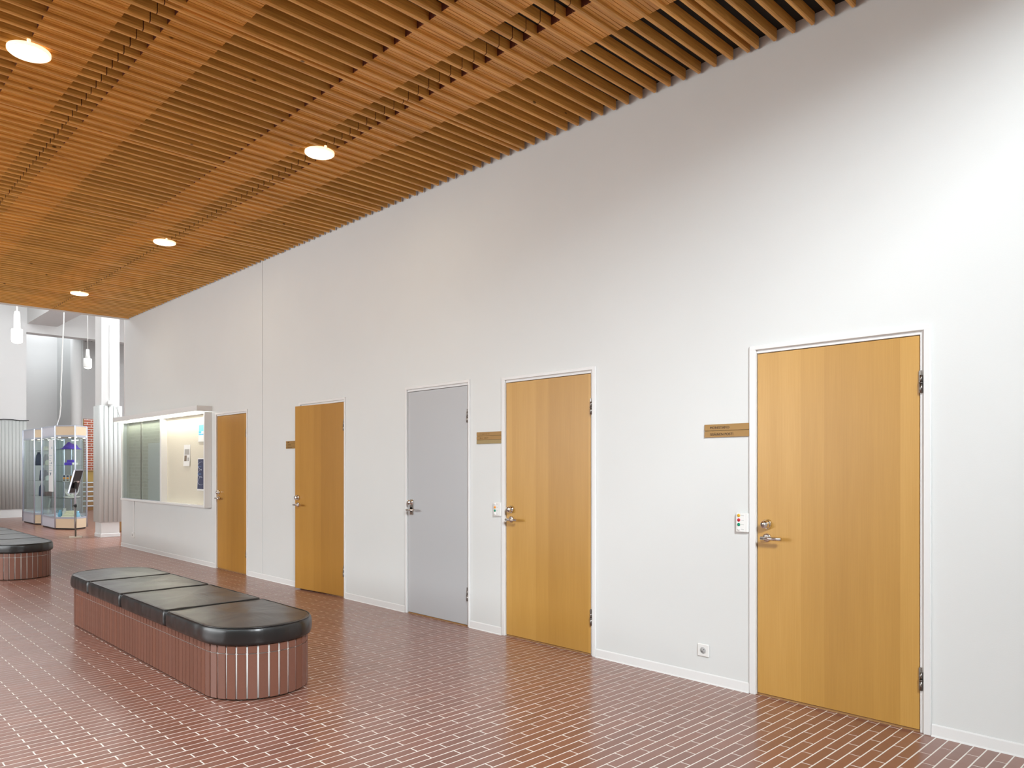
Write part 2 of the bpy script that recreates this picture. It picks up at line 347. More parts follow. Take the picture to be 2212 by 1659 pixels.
def copies_mesh(name, base_v, base_f, offs, mats, mi=None, scales=None):
    """one mesh of many shifted copies of a small base shape"""
    bv = np.array(base_v, dtype=np.float64); offs = np.array(offs, dtype=np.float64); n, nv = len(offs), len(bv)
    sc = np.ones((n, 3)) if scales is None else np.array(scales)
    V = (bv[None] * sc[:, None] + offs[:, None]).reshape(-1, 3)
    fv = np.concatenate([np.array(f) for f in base_f]); lens = np.array([len(f) for f in base_f])
    L = (fv[None] + (np.arange(n) * nv)[:, None]).reshape(-1)
    tot = np.tile(lens, n); st = np.concatenate(([0], np.cumsum(tot)[:-1]))
    me = bpy.data.meshes.new(name); me.vertices.add(len(V)); me.vertices.foreach_set('co', V.ravel().astype(np.float32))
    me.loops.add(len(L)); me.loops.foreach_set('vertex_index', L.astype(np.int32))
    me.polygons.add(len(tot)); me.polygons.foreach_set('loop_start', st.astype(np.int32))
    for m in mats: me.materials.append(MAT[m])
    if mi is not None: me.polygons.foreach_set('material_index', np.tile(np.array(mi, dtype=np.int32), n))
    me.polygons.foreach_set('use_smooth', np.zeros(len(tot), dtype=bool)); me.update(calc_edges=True); me.validate()
    return me
def proj(x, y, z):
    dep = x * FW[0] + y * FW[1]; u = x * RT[0] + y * RT[1]
    return CX + FPX * u / dep, HY - FPX * (z - EYE) / dep, dep
def in_frame(x, y, z, pad=0):
    if x * FW[0] + y * FW[1] < 0.3: return False
    a, b, d = proj(x, y, z); return -pad < a < W_ + pad and -pad < b < H_ + pad
def text_mesh(s, size, mat, extrude=0.0006):
    cu = bpy.data.curves.new('lettering', 'FONT'); cu.body = s; cu.size = size; cu.extrude = extrude; cu.space_character = 1.05
    o = bpy.data.objects.new('lettering', cu); COL.objects.link(o)
    dg = bpy.context.evaluated_depsgraph_get(); dg.update()
    me = bpy.data.meshes.new_from_object(o.evaluated_get(dg)); bpy.data.objects.remove(o)
    me.materials.clear(); me.materials.append(MAT[mat]); return me

# ------------------------------------------------------------------ the long wall
D = 4.253                       # room face of the long wall
ZC = 3.93                       # underside of the ceiling slats
DOORS = [                       # leaf x0 (lock side), leaf x1 (hinge side), leaf top, material
    (-10.166, -9.263, 2.080), (-7.833, -6.933, 2.077), (-5.792, -4.930, 2.097), (-4.440, -3.543, 2.077), (-2.224, -1.317, 2.077)]
OUT = [(0.045, 0.050), (0.045, 0.046), (0.030, 0.044), (0.044, 0.057), (0.048, 0.059)]    # architrave outside the leaf, left and right
XE_LO, XE_HI, ZSTEP = -14.225, -14.03, 2.19       # the wall's free end, a little longer below the visor
w = MB(); xr = 3.3
edges = [(a - o[0] + 0.02, b + o[1] - 0.02, t + 0.03) for (a, b, t), o in zip(DOORS, OUT)]
cur = XE_LO
for a, b, t in edges:
    if cur == XE_LO:
        w.box(XE_LO, a, D, D + 0.15, 0, ZSTEP); w.box(XE_HI, a, D, D + 0.15, ZSTEP, 6.6)
    else: w.box(cur, a, D, D + 0.15, 0, 6.6)
    w.box(a, b, D, D + 0.15, t, 6.6); w.box(a, b, D + 0.09, D + 0.15, 0, t)
    cur = b
w.box(cur, xr, D, D + 0.15, 0, 6.6)
tag(w.build('wall_right', 'white_paint'), 'long white painted wall holding the row of five doors', 'wall', kind='structure')

for i, (x0, x1) in enumerate([(XE_LO, edges[0][0] - 0.022)] + [(edges[k][1] + 0.022, edges[k + 1][0] - 0.022) for k in range(4)] + [(edges[4][1] + 0.022, xr - 0.01)]):
    b = MB(); b.add([(x, y, z) for x in (x0, x1) for y, z in ((D, 0.0), (D - 0.016, 0.0), (D - 0.010, 0.008), (D - 0.007, 0.056), (D - 0.003, 0.062), (D, 0.062))],
                    [(j, (j + 1) % 6, 6 + (j + 1) % 6, 6 + j) for j in range(6)] + [(5, 4, 3, 2, 1, 0), (6, 7, 8, 9, 10, 11)])
    names = ['at the notice board end', 'between the two far wooden doors', 'between the ajar door and the grey door', 'between the grey door and the next wooden door', 'under the wall socket', 'beyond the last wooden door']
    tag(b.build('baseboard_right', 'frame_white'), 'white vinyl skirting ' + names[i], 'baseboard', kind='structure')
s = MB(); s.bbox(-8.862, -8.806, D - 0.006, D - 0.0003, 0.062, ZC + 0.04, 0.002)
tag(s.build('trim_1', 'white_paint'), 'flat white cover strip over the vertical wall joint', 'trim', kind='structure')
s = MB(); s.tube([(-14.115, D + 0.035, ZSTEP + 0.002), (-14.115, D + 0.035, 6.55)], 0.028, 12); s.box(-14.15, -14.05, D + 0.03, D + 0.06, 3.55, 3.6)
tag(s.build('wall_pipe', 'frame_white'), 'slim white vertical pipe at the free end of the wall', 'pipe')

# ------------------------------------------------------------------ doors
def door(idx, hand='round', mat='birch_veneer', ajar=0.0, label=''):
    x0, x1, top = DOORS[idx]; ol, orr = OUT[idx]; wd = x1 - x0
    t = thing('door_%d' % (idx + 1), label, 'door', (x0, D, 0), kind='structure')
    fr = MB(); yf = -0.013                                   # architrave stands a little proud of the wall
    for (a, b, c, d) in ((-ol, -0.006, 0, top + 0.05), (wd + 0.024, wd + orr, 0, top + 0.05)):
        fr.bbox(a, b, yf, 0.0895, c, d, 0.003)
    fr.bbox(-ol + 0.0005, wd + orr - 0.0005, yf - 0.0004, 0.0893, top + 0.024, top + 0.0505, 0.003)
    fr.bbox(wd + 0.004, wd + 0.026, 0.002, 0.0890, 0, top + 0.026, 0.002); fr.bbox(-0.006, wd + 0.006, 0.002, 0.0888, top + 0.004, top + 0.026, 0.002)
    fr.box(-0.010, 0.006, 0.047, 0.089, 0, top + 0.012); fr.box(wd - 0.006, wd + 0.013, 0.047, 0.089, 0, top + 0.012); fr.box(-0.01, wd + 0.01, 0.047, 0.089, top - 0.01, top + 0.02)
    fr.build('door_frame', 'frame_white', t)
    sl = MB(); sl.box(-0.008, wd + 0.012, 0.012, 0.089, 0.0, 0.011); sl.build('threshold', 'stair_wood', t)
    lf = MB(); lf.bbox(-wd, 0, 0.0, 0.04, 0.014, top, 0.0015)
    for k, f in enumerate(lf.f):                             # the edges show the core
        ys = [lf.v[i][1] for i in f]
        if max(ys) - min(ys) > 0.01 and mat != 'door_grey': lf.m[k] = 1
    leaf = lf.build('door_leaf', [mat, 'veneer_edge'], t, (wd, 0.004, 0), ajar)
    lx = -wd + 0.062                                         # lock side, measured from the hinge
    zc, zh = 1.043, 0.962
    if hand == 'plate':
        p = MB(); p.bbox(lx - 0.027, lx + 0.027, -0.010, 0.001, 0.945 - 0.012, 1.085, 0.005); p.build('lock_plate', 'chrome', leaf); zc, zh = 1.055, 0.985
    c = MB(); c.lathe([(0.031, 0.0), (0.031, -0.012), (0.026, -0.018), (0.0235, -0.020), (0.0235, -0.040), (0.021, -0.043), (0.0, -0.043)], (lx, 0.0, zc), 'y', 24)
    c.lathe([(0.010, -0.043), (0.010, -0.045), (0.0, -0.045)], (lx, 0, zc - 0.003), 'y', 14, 1)
    c.box(lx - 0.0015, lx + 0.0015, -0.0455, -0.045, zc - 0.009, zc - 0.001, 2)
    c.build('lock_cylinder', ['chrome', 'steel', 'black_plastic'], leaf)
    r = MB(); r.lathe([(0.026, 0.0), (0.026, -0.007), (0.023, -0.010), (0.0, -0.010)], (lx, 0, zh), 'y', 24)
    r.build('handle_rose', 'steel', leaf)
    h = MB(); h.tube([(lx, -0.008, zh), (lx, -0.055, zh)], 0.0095, 12); h.tube([(lx - 0.014, -0.055, zh), (lx + 0.115, -0.055, zh)], 0.0105, 14)
    h.build('door_handle', 'steel', leaf)
    lk = MB(); lk.box(-wd - 0.0012, -wd + 0.001, 0.008, 0.030, 0.90, 1.12); lk.build('lock_faceplate', 'steel', leaf)
    for z in (0.276, 1.827):
        k = MB(); k.tube([(wd + 0.012, -0.006, z - 0.052), (wd + 0.012, -0.006, z + 0.000)], 0.0085, 12); k.tube([(wd + 0.012, -0.006, z + 0.003), (wd + 0.012, -0.006, z + 0.042)], 0.0072, 12)
        k.lathe([(0.0105, -0.002), (0.0105, 0.004)], (wd + 0.012, -0.006, z), 'z', 12)
        k.box(wd + 0.0005, wd + 0.014, -0.004, 0.0015, z - 0.05, z + 0.066); k.build('hinge', 'hinge_steel', t)
    return t
door(0, mat='birch_veneer_aged', label='wooden veneer door beside the lit notice board')
door(1, mat='birch_veneer_aged', ajar=math.radians(5.5), label='wooden veneer door standing slightly ajar, three-line sign beside it')
door(2, hand='plate', mat='door_grey', label='light grey painted door with long chrome lock plate')
door(3, label='wooden veneer door between the grey door and the wall socket')
door(4, label='wooden veneer door beside the MONISTAMO sign')

# ------------------------------------------------------------------ small things on the wall
def sign(x0, x1, z0, z1, n, label, lines, last_pale=False):
    t = thing('door_sign', label, 'sign', (x0, D, z0)); hh = (z1 - z0) / n; rg = random.Random(int(-x0 * 100))
    bk = MB(); bk.box(0.004, x1 - x0 - 0.004, -0.003, -0.0002, 0.002, z1 - z0 - 0.002); bk.build('back_rail', 'brass_sign_pale', t)
    for i in range(n):
        zt = z1 - z0 - i * hh; pale = last_pale and i == n - 1
        b = MB(); b.bbox(0, x1 - x0, -0.009, -0.003, zt - hh + 0.0018, zt - 0.0008, 0.0012); sl = b.build('name_slat', 'brass_sign_pale' if pale else 'brass_sign', t)
        kind, val = lines[i]
        if kind == 'text':
            o = link('lettering', text_mesh(val, hh * 0.52, 'sign_ink'), sl, (0.042, -0.0096, zt - hh * 0.70)); o.rotation_euler = (PI / 2, 0, 0)
        elif kind == 'worn':                                # too worn to read in the photograph: only stroke remains
            m = MB(); x = 0.042
            for wl in val:
                for _ in range(wl):
                    hgt = hh * rg.uniform(0.26, 0.40); m.box(x, x + 0.002, -0.0095, -0.0088, zt - hh * 0.68, zt - hh * 0.68 + hgt)
                    m.box(x, x + 0.0065, -0.0095, -0.0088, zt - hh * (0.68 - rg.choice((0, .15, .3))), zt - hh * (0.64 - rg.choice((0, .15, .3)))) ; x += 0.0095
                x += 0.009
            m.build('worn_lettering', 'sign_ink_faded' if last_pale else 'sign_ink', sl)
    return t
sign(-2.585, -2.274, 1.576, 1.661, 2, 'brass-coloured two-line sign reading MONISTAMO, SISÄINEN POSTI', [('text', 'MONISTAMO'), ('text', 'SISÄINEN POSTI')])
sign(-4.795, -4.486, 1.583, 1.685, 3, 'brass-coloured three-slat sign with faded lettering and a blank pale slat', [('worn', (7, 5)), ('worn', (5, 6)), ('none', 0)], True)
sign(-8.188, -7.885, 1.602, 1.693, 3, 'small brass-coloured sign with three dark worn lines beside the ajar door', [('worn', (5,)), ('worn', (9,)), ('worn', (3, 8))])

def signal_unit(x0, x1, z0, z1, leds, label):
    t = thing('door_signal_unit', label, 'door signal', (x0, D, z0)); wd, ht = x1 - x0, z1 - z0
    b = MB(); b.bbox(0, wd, -0.020, -0.0002, 0, ht, 0.005); b.bbox(0.004, wd * 0.72, -0.0225, -0.0195, 0.004, ht - 0.004, 0.002); b.build('housing', 'white_plastic', t)
    for i, m in enumerate(leds):
        z = ht * (0.87 - i * 0.235)
        l = MB(); l.lathe([(0.0105, -0.022), (0.0105, -0.0235), (0.009, -0.0265), (0.005, -0.029), (0.0, -0.0295)], (wd * 0.26, 0, z), 'y', 16)
        l.build('push_button' if i == 3 else 'indicator_lamp', m, t)
        p = MB(); p.box(wd * 0.46, wd * 0.68, -0.0229, -0.0224, z - 0.0012, z + 0.0012); p.build('caption_line', 'grey_print', t)
signal_unit(-2.357, -2.274, 0.985, 1.105, ['led_yellow', 'led_red', 'led_green', 'led_white'], 'white door signal box with yellow, red and green lamps beside the MONISTAMO door')
signal_unit(-4.572, -4.486, 0.980, 1.096, ['led_white', 'led_orange', 'led_green', 'led_white'], 'white door signal box with orange and green lamps near the grey door')

t = thing('wall_socket', 'white square wall socket low on the wall above the skirting', 'socket', (-2.594, D, 0.207))
b = MB(); b.bbox(-0.043, 0.043, -0.011, -0.0002, -0.041, 0.041, 0.005); b.build('cover_plate', 'white_plastic', t)
b = MB(); b.lathe([(0.0235, -0.0112), (0.0215, -0.0125), (0.0205, -0.0112)], (0, 0, 0), 'y', 28); b.build('socket_rim', 'white_plastic', t)
b = MB(); b.lathe([(0.0205, -0.0106), (0.0205, -0.0114), (0.0, -0.0114)], (0, 0, 0), 'y', 28); b.build('socket_well', 'grey_print', t)
for sx in (-0.0095, 0.0095):
    b = MB(); b.lathe([(0.0030, -0.0113), (0.0030, -0.0121), (0.0, -0.0121)], (sx * 0.7, 0, sx * 0.7), 'y', 10); b.build('contact_hole', 'black_plastic', t)

# ------------------------------------------------------------------ lit notice board at the far end of the wall
BX0, BX1, BZ0, BZ1, BD = -13.93, -10.35, 0.825, 2.150, 0.10
t = thing('notice_board', 'wall notice board with light visor, glazed left half and cream pinboard', 'notice board', (BX0, D, 0))
L = BX1 - BX0; xc = -12.03 - BX0
b = MB(); b.box(0.03, xc - 0.02, -0.012, -0.0003, BZ0 + 0.02, BZ1 - 0.02); b.build('back_panel', 'olive_board', t)
b = MB(); b.box(xc + 0.02, L - 0.03, -0.012, -0.0003, BZ0 + 0.02, BZ1 - 0.02); b.build('pinboard', 'cream_board', t)
for nm, a, c in (('side_panel', 0, 0.035), ('middle_post', xc - 0.03, xc + 0.03), ('side_panel', L - 0.035, L)):
    b = MB(); b.bbox(a, c, -BD, -0.0004, BZ0, BZ1, 0.003); b.build(nm, 'frame_white', t)
b = MB(); b.bbox(0.001, L - 0.001, -BD - 0.004, -0.0004, BZ0 - 0.004, BZ0 + 0.028, 0.003); b.build('sill', 'frame_white', t)
b = MB(); b.bbox(0.036, L - 0.036, -BD + 0.02, -0.0004, BZ1 - 0.02, BZ1 - 0.001, 0.003); b.build('top_rail', 'frame_white', t)
b = MB(); b.box(-0.045, L + 0.02, -0.212, -0.0004, 2.2105, 2.230); b.box(-0.045, L + 0.02, -0.212, -0.200, 2.158, 2.2105)
b.box(-0.045, -0.035, -0.200, -0.0004, 2.156, 2.2105); b.box(L + 0.010, L + 0.02, -0.200, -0.0004, 2.156, 2.2105)
b.build('light_visor', 'frame_white', t)
for a, c in ((0.08, xc - 0.06), (xc + 0.02, L - 0.10)):
    b = MB(); b.tube([(a, -0.165, 2.186), (c, -0.165, 2.186)], 0.013, 12); b.build('fluorescent_tube', 'tube_glow', t)
    b = MB(); b.box(a - 0.03, c + 0.03, -0.185, -0.145, 2.201, 2.2085); b.build('tube_holder', 'white_plastic', t)
pw = (xc - 0.03 - 0.035) / 2
for k, y in ((0, -0.080), (1, -0.068)):
    b = MB(); b.box(0.036 + k * (pw - 0.01), 0.036 + (k + 1) * pw + (0.01 if k == 0 else -0.002), y - 0.002, y + 0.002, BZ0 + 0.034, BZ1 - 0.022); p = b.build('glass_pane', 'clear_glass', t)
    ex = 0.036 + pw + (0.006 if k == 0 else -0.008)
    b = MB(); b.box(ex - 0.003, ex + 0.003, y - 0.004, y + 0.004, BZ0 + 0.034, BZ1 - 0.022); b.build('pane_edge', 'hinge_steel' if k == 0 else 'steel', p)
b = MB(); b.bbox(0.036, xc - 0.031, -0.094, -0.058, BZ0 + 0.0285, BZ0 + 0.034, 0.001); b.build('pane_track', 'alu', t)
b = MB(); b.lathe([(0.012, -0.084), (0.012, -0.092), (0.0, -0.093)], (0.036 + pw, 0, BZ0 + 0.055), 'y', 12); b.build('pane_lock', 'steel', t)

def sheet(name, label, x0, x1, z0, z1, marks, y=D - 0.0128, mat='paper', curl=0.012, cat='poster'):
    """a paper pinned at its top: the lower edge curls off the board; flat print lies on it"""
    t = thing(name, label, cat, (x0, y, z0)); wd, ht = x1 - x0, z1 - z0; n = 8
    def yy(z): u = 1 - z / ht; return -curl * u * u - 0.0006
    b = MB(); vs = []; fs = []
    for off in (0.0, -0.0005):
        for i in range(n + 1):
            z = ht * i / n; vs += [(0, yy(z) + off, z), (wd, yy(z) + off, z)]
    for i in range(n):
        a = 2 * i; fs += [(a, a + 1, a + 3, a + 2), (2 * n + 2 + a, 2 * n + 4 + a, 2 * n + 5 + a, 2 * n + 3 + a)]
    b.add(vs, fs, 0, True); b.build('sheet', mat, t)
    for (nm, m, u0, u1, v0, v1) in marks:
        p = MB(); k = 4; vs = []
        for i in range(k + 1):
            z = ht * (v0 + (v1 - v0) * i / k); vs += [(wd * u0, yy(z) - 0.0011, z), (wd * u1, yy(z) - 0.0011, z)]
        p.add(vs, [(2 * i, 2 * i + 1, 2 * i + 3, 2 * i + 2) for i in range(k)]); p.build(nm, m, t)
    return t
sheet('leaflet', 'white leaflet with two small grey photographs pinned on the cream board', -11.315, -11.075, 1.40, 1.715,
      [('printed_photo', 'photo_grey', 0.12, 0.88, 0.53, 0.79), ('printed_photo', 'photo_brown', 0.12, 0.50, 0.23, 0.50), ('printed_photo', 'photo_grey', 0.62, 0.85, 0.23, 0.40)])
sheet('poster', 'bright blue and white poster under the visor lamp', -10.760, -10.50, 1.745, 1.985, [('printed_sea', 'poster_sea', 0.0, 1.0, 0.62, 1.0), ('printed_band', 'poster_blue', 0.0, 1.0, 0.40, 0.47), ('printed_sky', 'poster_blue', 0.0, 0.35, 0.50, 0.62)])
pd = sheet('poster', 'dark navy poster with pale looping line drawing', -10.800, -10.50, 1.052, 1.512, [('printed_field', 'poster_dark', 0.04, 0.96, 0.05, 0.97), ('printed_tint', 'poster_mid', 0.05, 0.42, 0.32, 0.86)])
m = MB()
lp = [(0.10 + 0.07 * math.cos(a * 1.7) + 0.02 * math.sin(a * 3), -0.0035 - 0.012 * (1 - (0.40 - a * 0.028) / 0.46) ** 2, 0.40 - a * 0.028 + 0.03 * math.sin(a * 1.7)) for a in [i * 0.25 for i in range(46)]]
m.tube(lp, 0.0022, 5); m.build('printed_loops', 'poster_line', pd)

t = thing('cable_trunking', 'slim white cable trunking running down below the notice board', 'cable trunking', (-13.54, D, 0.19))
b = MB(); b.bbox(-0.022, 0.022, -0.022, -0.0003, 0.09, BZ0 - 0.19 - 0.0045, 0.003); b.build('duct', 'frame_white', t)
b = MB(); b.bbox(-0.045, 0.035, -0.034, -0.0003, 0.0, 0.09, 0.004); b.build('socket_box', 'white_plastic', t)
b = MB(); b.lathe([(0.018, -0.0345), (0.018, -0.036), (0.0, -0.036)], (-0.005, 0, 0.045), 'y', 14); b.build('socket_face', 'grey_print', t)

# ------------------------------------------------------------------ floor of clinker bricks
PX, PY = 0.0569, 0.2695; BWX, BLY = 0.0513, 0.2640
fl = MB(); fl.box(-31.2, 3.45, -6.0, 9.6, -0.20, -0.0007)
FLOOR = tag(fl.build('floor', 'grout'), 'dark red clinker brick floor with pale joints', 'floor', kind='structure')
pos = []
for i in range(-512, 144):
    xc_ = -1.46 + (i + 0.5) * PX
    if not -31.1 < xc_ < 3.25: continue
    ymax = 9.5 if xc_ < -14.3 else D - 0.0
    ph = 3.295 + (0 if i % 2 else PY / 2)
    j0 = math.ceil((-5.9 - ph) / PY); y = ph + j0 * PY
    while y < ymax:
        a, b_ = y + (PY - BLY) / 2, min(y + (PY + BLY) / 2, ymax + (0.01 if ymax == D else 0))
        if b_ - a > 0.015: pos.append((xc_, (a + b_) / 2, (b_ - a)))
        y += PY
bench_zone = lambda x, y: (-7.6 < x < -4.3 or x < -10.9 and x > -14.1) and 1.9 < y < 2.42
rank = []
for k, (x, y, l) in enumerate(pos):
    if l > 0.2 and in_frame(x, y, 0, 25) and not bench_zone(x, y):
        rank.append((proj(x, y, 0)[2], k))
near = {k for _, k in sorted(rank)[:300]}
bm_ = MB(); c = 0.0012
bm_.v = [(sx * BWX / 2, sy * BLY / 2, -0.012) for sx, sy in ((-1, -1), (1, -1), (1, 1), (-1, 1))] + [(sx * BWX / 2, sy * BLY / 2, -c) for sx, sy in ((-1, -1), (1, -1), (1, 1), (-1, 1))] + \
        [(sx * (BWX / 2 - c), sy * (BLY / 2 - c), 0) for sx, sy in ((-1, -1), (1, -1), (1, 1), (-1, 1))]
bm_.f = [(8, 9, 10, 11)] + [(a, (a + 1) % 4, 4 + (a + 1) % 4, 4 + a) for a in range(4)] + [(4 + a, 4 + (a + 1) % 4, 8 + (a + 1) % 4, 8 + a) for a in range(4)]
bm_.m = [0] * 9; bm_.sm = [False] * 9
brick_me = bm_.mesh('brick', 'clinker_floor')
rb = random.Random(3)
for k in sorted(near):
    x, y, l = pos[k]; o = link('brick', brick_me, FLOOR, (x, y, rb.uniform(-0.0003, 0.0003))); o.rotation_euler = (rb.uniform(-.0012, .0012), rb.uniform(-.004, .004), rb.uniform(-.003, .003)); o.scale = (1, l / BLY, 1)
rest = [p for k, p in enumerate(pos) if k not in near]
hv = [(sx * BWX / 2, sy * BLY / 2, z) for z in (-0.012, 0.0) for sx, sy in ((-1, -1), (1, -1), (1, 1), (-1, 1))]
hf = [(4, 5, 6, 7)] + [(a, (a + 1) % 4, 4 + (a + 1) % 4, 4 + a) for a in range(4)]
me = copies_mesh('brick_field', hv, hf, [(x, y, rb.uniform(-0.0002, 0.0002)) for x, y, l in rest], ['clinker_floor'], scales=[(1, l / BLY, 1) for x, y, l in rest])
tag(link('brick_field', me, FLOOR), kind='stuff')

# ------------------------------------------------------------------ slatted timber ceiling
XA, XB = -13.80, 0.25
ce = MB(); ce.box(XA, XB, -1.72, D - 0.0005, 4.0, 4.35)
CEIL = tag(ce.build('ceiling', 'black_void'), 'timber slat ceiling of pine fins with filler boards under a black soffit', 'ceiling', kind='structure')
TH, SP, PAN, X0S = 0.022, 0.1145, 2.003, -2.261
rows = []                                                   # (x of the face nearer the camera, gap to the next fin)
for k in range(-2, 6):
    for i in range(18):
        x = X0S - PAN * k - SP * i
        if XA + TH + 0.002 < x < XB: rows.append((x, SP - TH if i < 17 else PAN - 17 * SP - TH))
cols = [(3.0975, 4.236), (1.4975, 3.0925), (-0.1025, 1.4925), (-1.7025, -0.1075)]
def slat_mesh(l):
    p = [(-TH, 0.0695), (-TH, 0.004), (-TH + 0.003, 0.0), (-0.006, 0.0), (0.0, 0.007), (0.0, 0.0695)]
    b = MB(); b.add([(x, y, z) for y in (-l / 2, l / 2) for x, z in p], [(j, (j + 1) % 6, 6 + (j + 1) % 6, 6 + j) for j in range(6)] + [(5, 4, 3, 2, 1, 0), (6, 7, 8, 9, 10, 11)]); b.m[6:] = [1, 1]
    return b
def filler_mesh(wx, l):
    """board between two fins, its underside cut by three grooves"""
    z0, z1, g, dp = 0.020, 0.0690, 0.0035, 0.006
    if wx < 0.05: p = [(0, z1), (0, z0), (wx, z0), (wx, z1)]
    else:
        p = [(0, z1), (0, z0 + 0.010), (0.014, z0 + 0.010), (0.014, z0)]
        for c_ in (0.040, 0.066): p += [(c_, z0), (c_, z0 + dp), (c_ + g, z0 + dp), (c_ + g, z0)]
        p += [(wx - 0.004, z0), (wx, z0 + 0.004), (wx, z1)]
    n = len(p); b = MB(); b.add([(-x, y, z) for y in (-l / 2, l / 2) for x, z in p], [(j, (j + 1) % n, n + (j + 1) % n, n + j) for j in range(n)] + [tuple(range(n)), tuple(range(2 * n - 1, n - 1, -1))]); b.m[n:] = [1, 1]
    return b
cand = []
for a, b_ in cols:
    for x, g in rows: cand.append((x, (a + b_) / 2, b_ - a))
def ceil_rank(c_):
    x, y, l = c_; pts = [(x, y + l * q, ZC) for q in (-.48, -.25, 0, .25, .48)]; vis = [p for p in pts if in_frame(*p)]
    return 1e9 if not vis else min(proj(*p)[2] for p in vis) / (len(vis) ** 0.5)
cand.sort(key=ceil_rank)
smesh = {}
for x, y, l in cand[:300]:
    key = round(l, 3)
    if key not in smesh: smesh[key] = slat_mesh(l).mesh('slat', ['slat_pine', 'red_end'])
    o = link('slat', smesh[key], CEIL, (x, y, ZC + rb.uniform(-0.0006, 0.0004))); o.rotation_euler = (0, 0, rb.uniform(-.0006, .0006))
if cand[300:]:
    sb = slat_mesh(1.0)
    tag(link('slat_field', copies_mesh('slat_field', sb.v, sb.f, [(x, y, ZC) for x, y, l in cand[300:]], ['slat_pine', 'red_end'], sb.m, [(1, l, 1) for x, y, l in cand[300:]]), CEIL), kind='stuff')
bands = []
for k in range(3): bands += [(3.186 - 1.597 * k, 3.506 - 1.597 * k), (2.650 - 1.592 * k, 2.966 - 1.592 * k)]
fc = [(x - TH, (a + b_) / 2, b_ - a, g) for a, b_ in bands for x, g in rows]
fc.sort(key=lambda c_: ceil_rank(c_[:3])); fmesh = {}
def fkey(c_): return (round(c_[3], 4), round(c_[2], 3))
for c_ in fc[:300]:
    if fkey(c_) not in fmesh: fmesh[fkey(c_)] = filler_mesh(c_[3], c_[2]).mesh('filler_board', ['filler_pine', 'red_end'])
    link('filler_board', fmesh[fkey(c_)], CEIL, (c_[0], c_[1], ZC + rb.uniform(-0.001, 0.001)))
for wide in (True, False):
    rs = [c_ for c_ in fc[300:] if (c_[3] > 0.05) == wide]
    if rs:
        fb = filler_mesh(rs[0][3], 1.0)
        tag(link('filler_board_field', copies_mesh('filler_board_field', fb.v, fb.f, [(c_[0], c_[1], ZC) for c_ in rs], ['filler_pine', 'red_end'], fb.m, [(1, c_[2], 1) for c_ in rs]), CEIL), kind='stuff')
s = MB(); s.box(XA - 0.03, XA, -1.75, D - 0.0005, ZC - 0.02, 4.60); s.box(XA - 0.03, XB + 0.03, -1.75, -1.721, ZC - 0.02, 4.60); tag(s.build('trim_2', 'frame_white'), 'white fascia edging the timber ceiling', 'trim', kind='structure')
s = MB(); s.box(XB, XB + 0.03, -1.721, D - 0.0005, ZC - 0.02, 4.60); tag(s.build('trim_3', 'frame_white'), 'white fascia on the near edge of the timber ceiling', 'trim', kind='structure')

for (x, y, lab) in ((-5.325, 1.070, 'round ceiling downlight away from the wall, alone in its row'), (-5.405, 3.095, 'round ceiling downlight above the grey door, first of three in line'), (-8.778, 3.075, 'round ceiling downlight before the wall joint strip, middle of three in line'), (-12.24, 3.092, 'round ceiling downlight before the notice board, last of three in line')):
    t = thing('downlight', lab, 'ceiling lamp', (x, y, ZC - 0.002), group='round downlights in the timber ceiling')
    b = MB(); b.lathe([(0.100, -0.004), (0.104, -0.016), (0.110, -0.018), (0.117, -0.012), (0.117, 0.0015)], n=40); b.build('ring', 'lamp_rim_glow', t)
    b = MB(); b.lathe([(0.1005, -0.010), (0.06, -0.013), (0.0, -0.014)], n=40); b.build('diffuser', 'lamp_glow', t)
    b = MB(); b.lathe([(0.0, 0.012), (0.010, 0.008), (0.011, 0.0), (0.008, -0.010), (0.0, -0.012)], (0.145, -0.03, -0.008), 'z', 12); b.build('catch_knob', 'lamp_rim_glow', t)

# ------------------------------------------------------------------ brick benches with black leather cushions
def stadium(x0, x1, yc, r, n=20):
    p = []
    for cx_, a0 in ((x1 - r, -PI / 2), (x0 + r, PI / 2)):
        for i in range(n + 1):
            a = a0 + PI * i / n; p.append((cx_ + r * math.cos(a), yc + r * math.sin(a)))
    return p
def bench(x0, x1, yc, label):
    r = 0.32; cx_ = (x0 + x1) / 2; L2 = (x1 - x0) / 2
    t = thing('brick_bench', label, 'bench', (cx_, yc, 0))
    b = MB(); b.prism(stadium(-L2 + 0.008, L2 - 0.008, 0, r - 0.008), 0.012, 0.326, smooth=True); b.build('core', 'grout_white', t)
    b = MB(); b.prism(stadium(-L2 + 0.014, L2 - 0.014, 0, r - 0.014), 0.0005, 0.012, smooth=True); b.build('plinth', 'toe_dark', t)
    tiles = []
    ns = round((2 * L2 - 2 * r) / 0.0605); na = 16
    for s_ in (-1, 1):
        for i in range(ns): tiles.append((-L2 + r + (i + 0.5) * (2 * L2 - 2 * r) / ns, s_ * r, 0 if s_ < 0 else PI))
    for s_ in (-1, 1):
        for i in range(na):
            a = -PI / 2 + PI * (i + 0.5) / na; tiles.append((s_ * (L2 - r + r * math.cos(a)), r * math.sin(a), (a + PI / 2) if s_ > 0 else PI - a + PI / 2 + PI * 0 - PI / 2 * 0))
    meshes = []
    for z0, z1 in ((0.010, 0.276), (0.281, 0.327)):
        k = MB(); k.bbox(-0.0258, 0.0258, -0.0005, 0.010, z0, z1, 0.0015); meshes.append(k.mesh('tile', 'clinker_shade'))
    for x, y, a in tiles:
        if abs(x) > L2 - r:                                 # outward normal from the end's centre
            a = math.atan2(y, x - math.copysign(L2 - r, x)) + PI / 2
        for me_ in meshes: link('tile', me_, t, (x, y, 0), a)
    return t
bench(-7.676, -4.220, 2.145, 'low clinker-tiled bench with rounded ends near the ajar door')
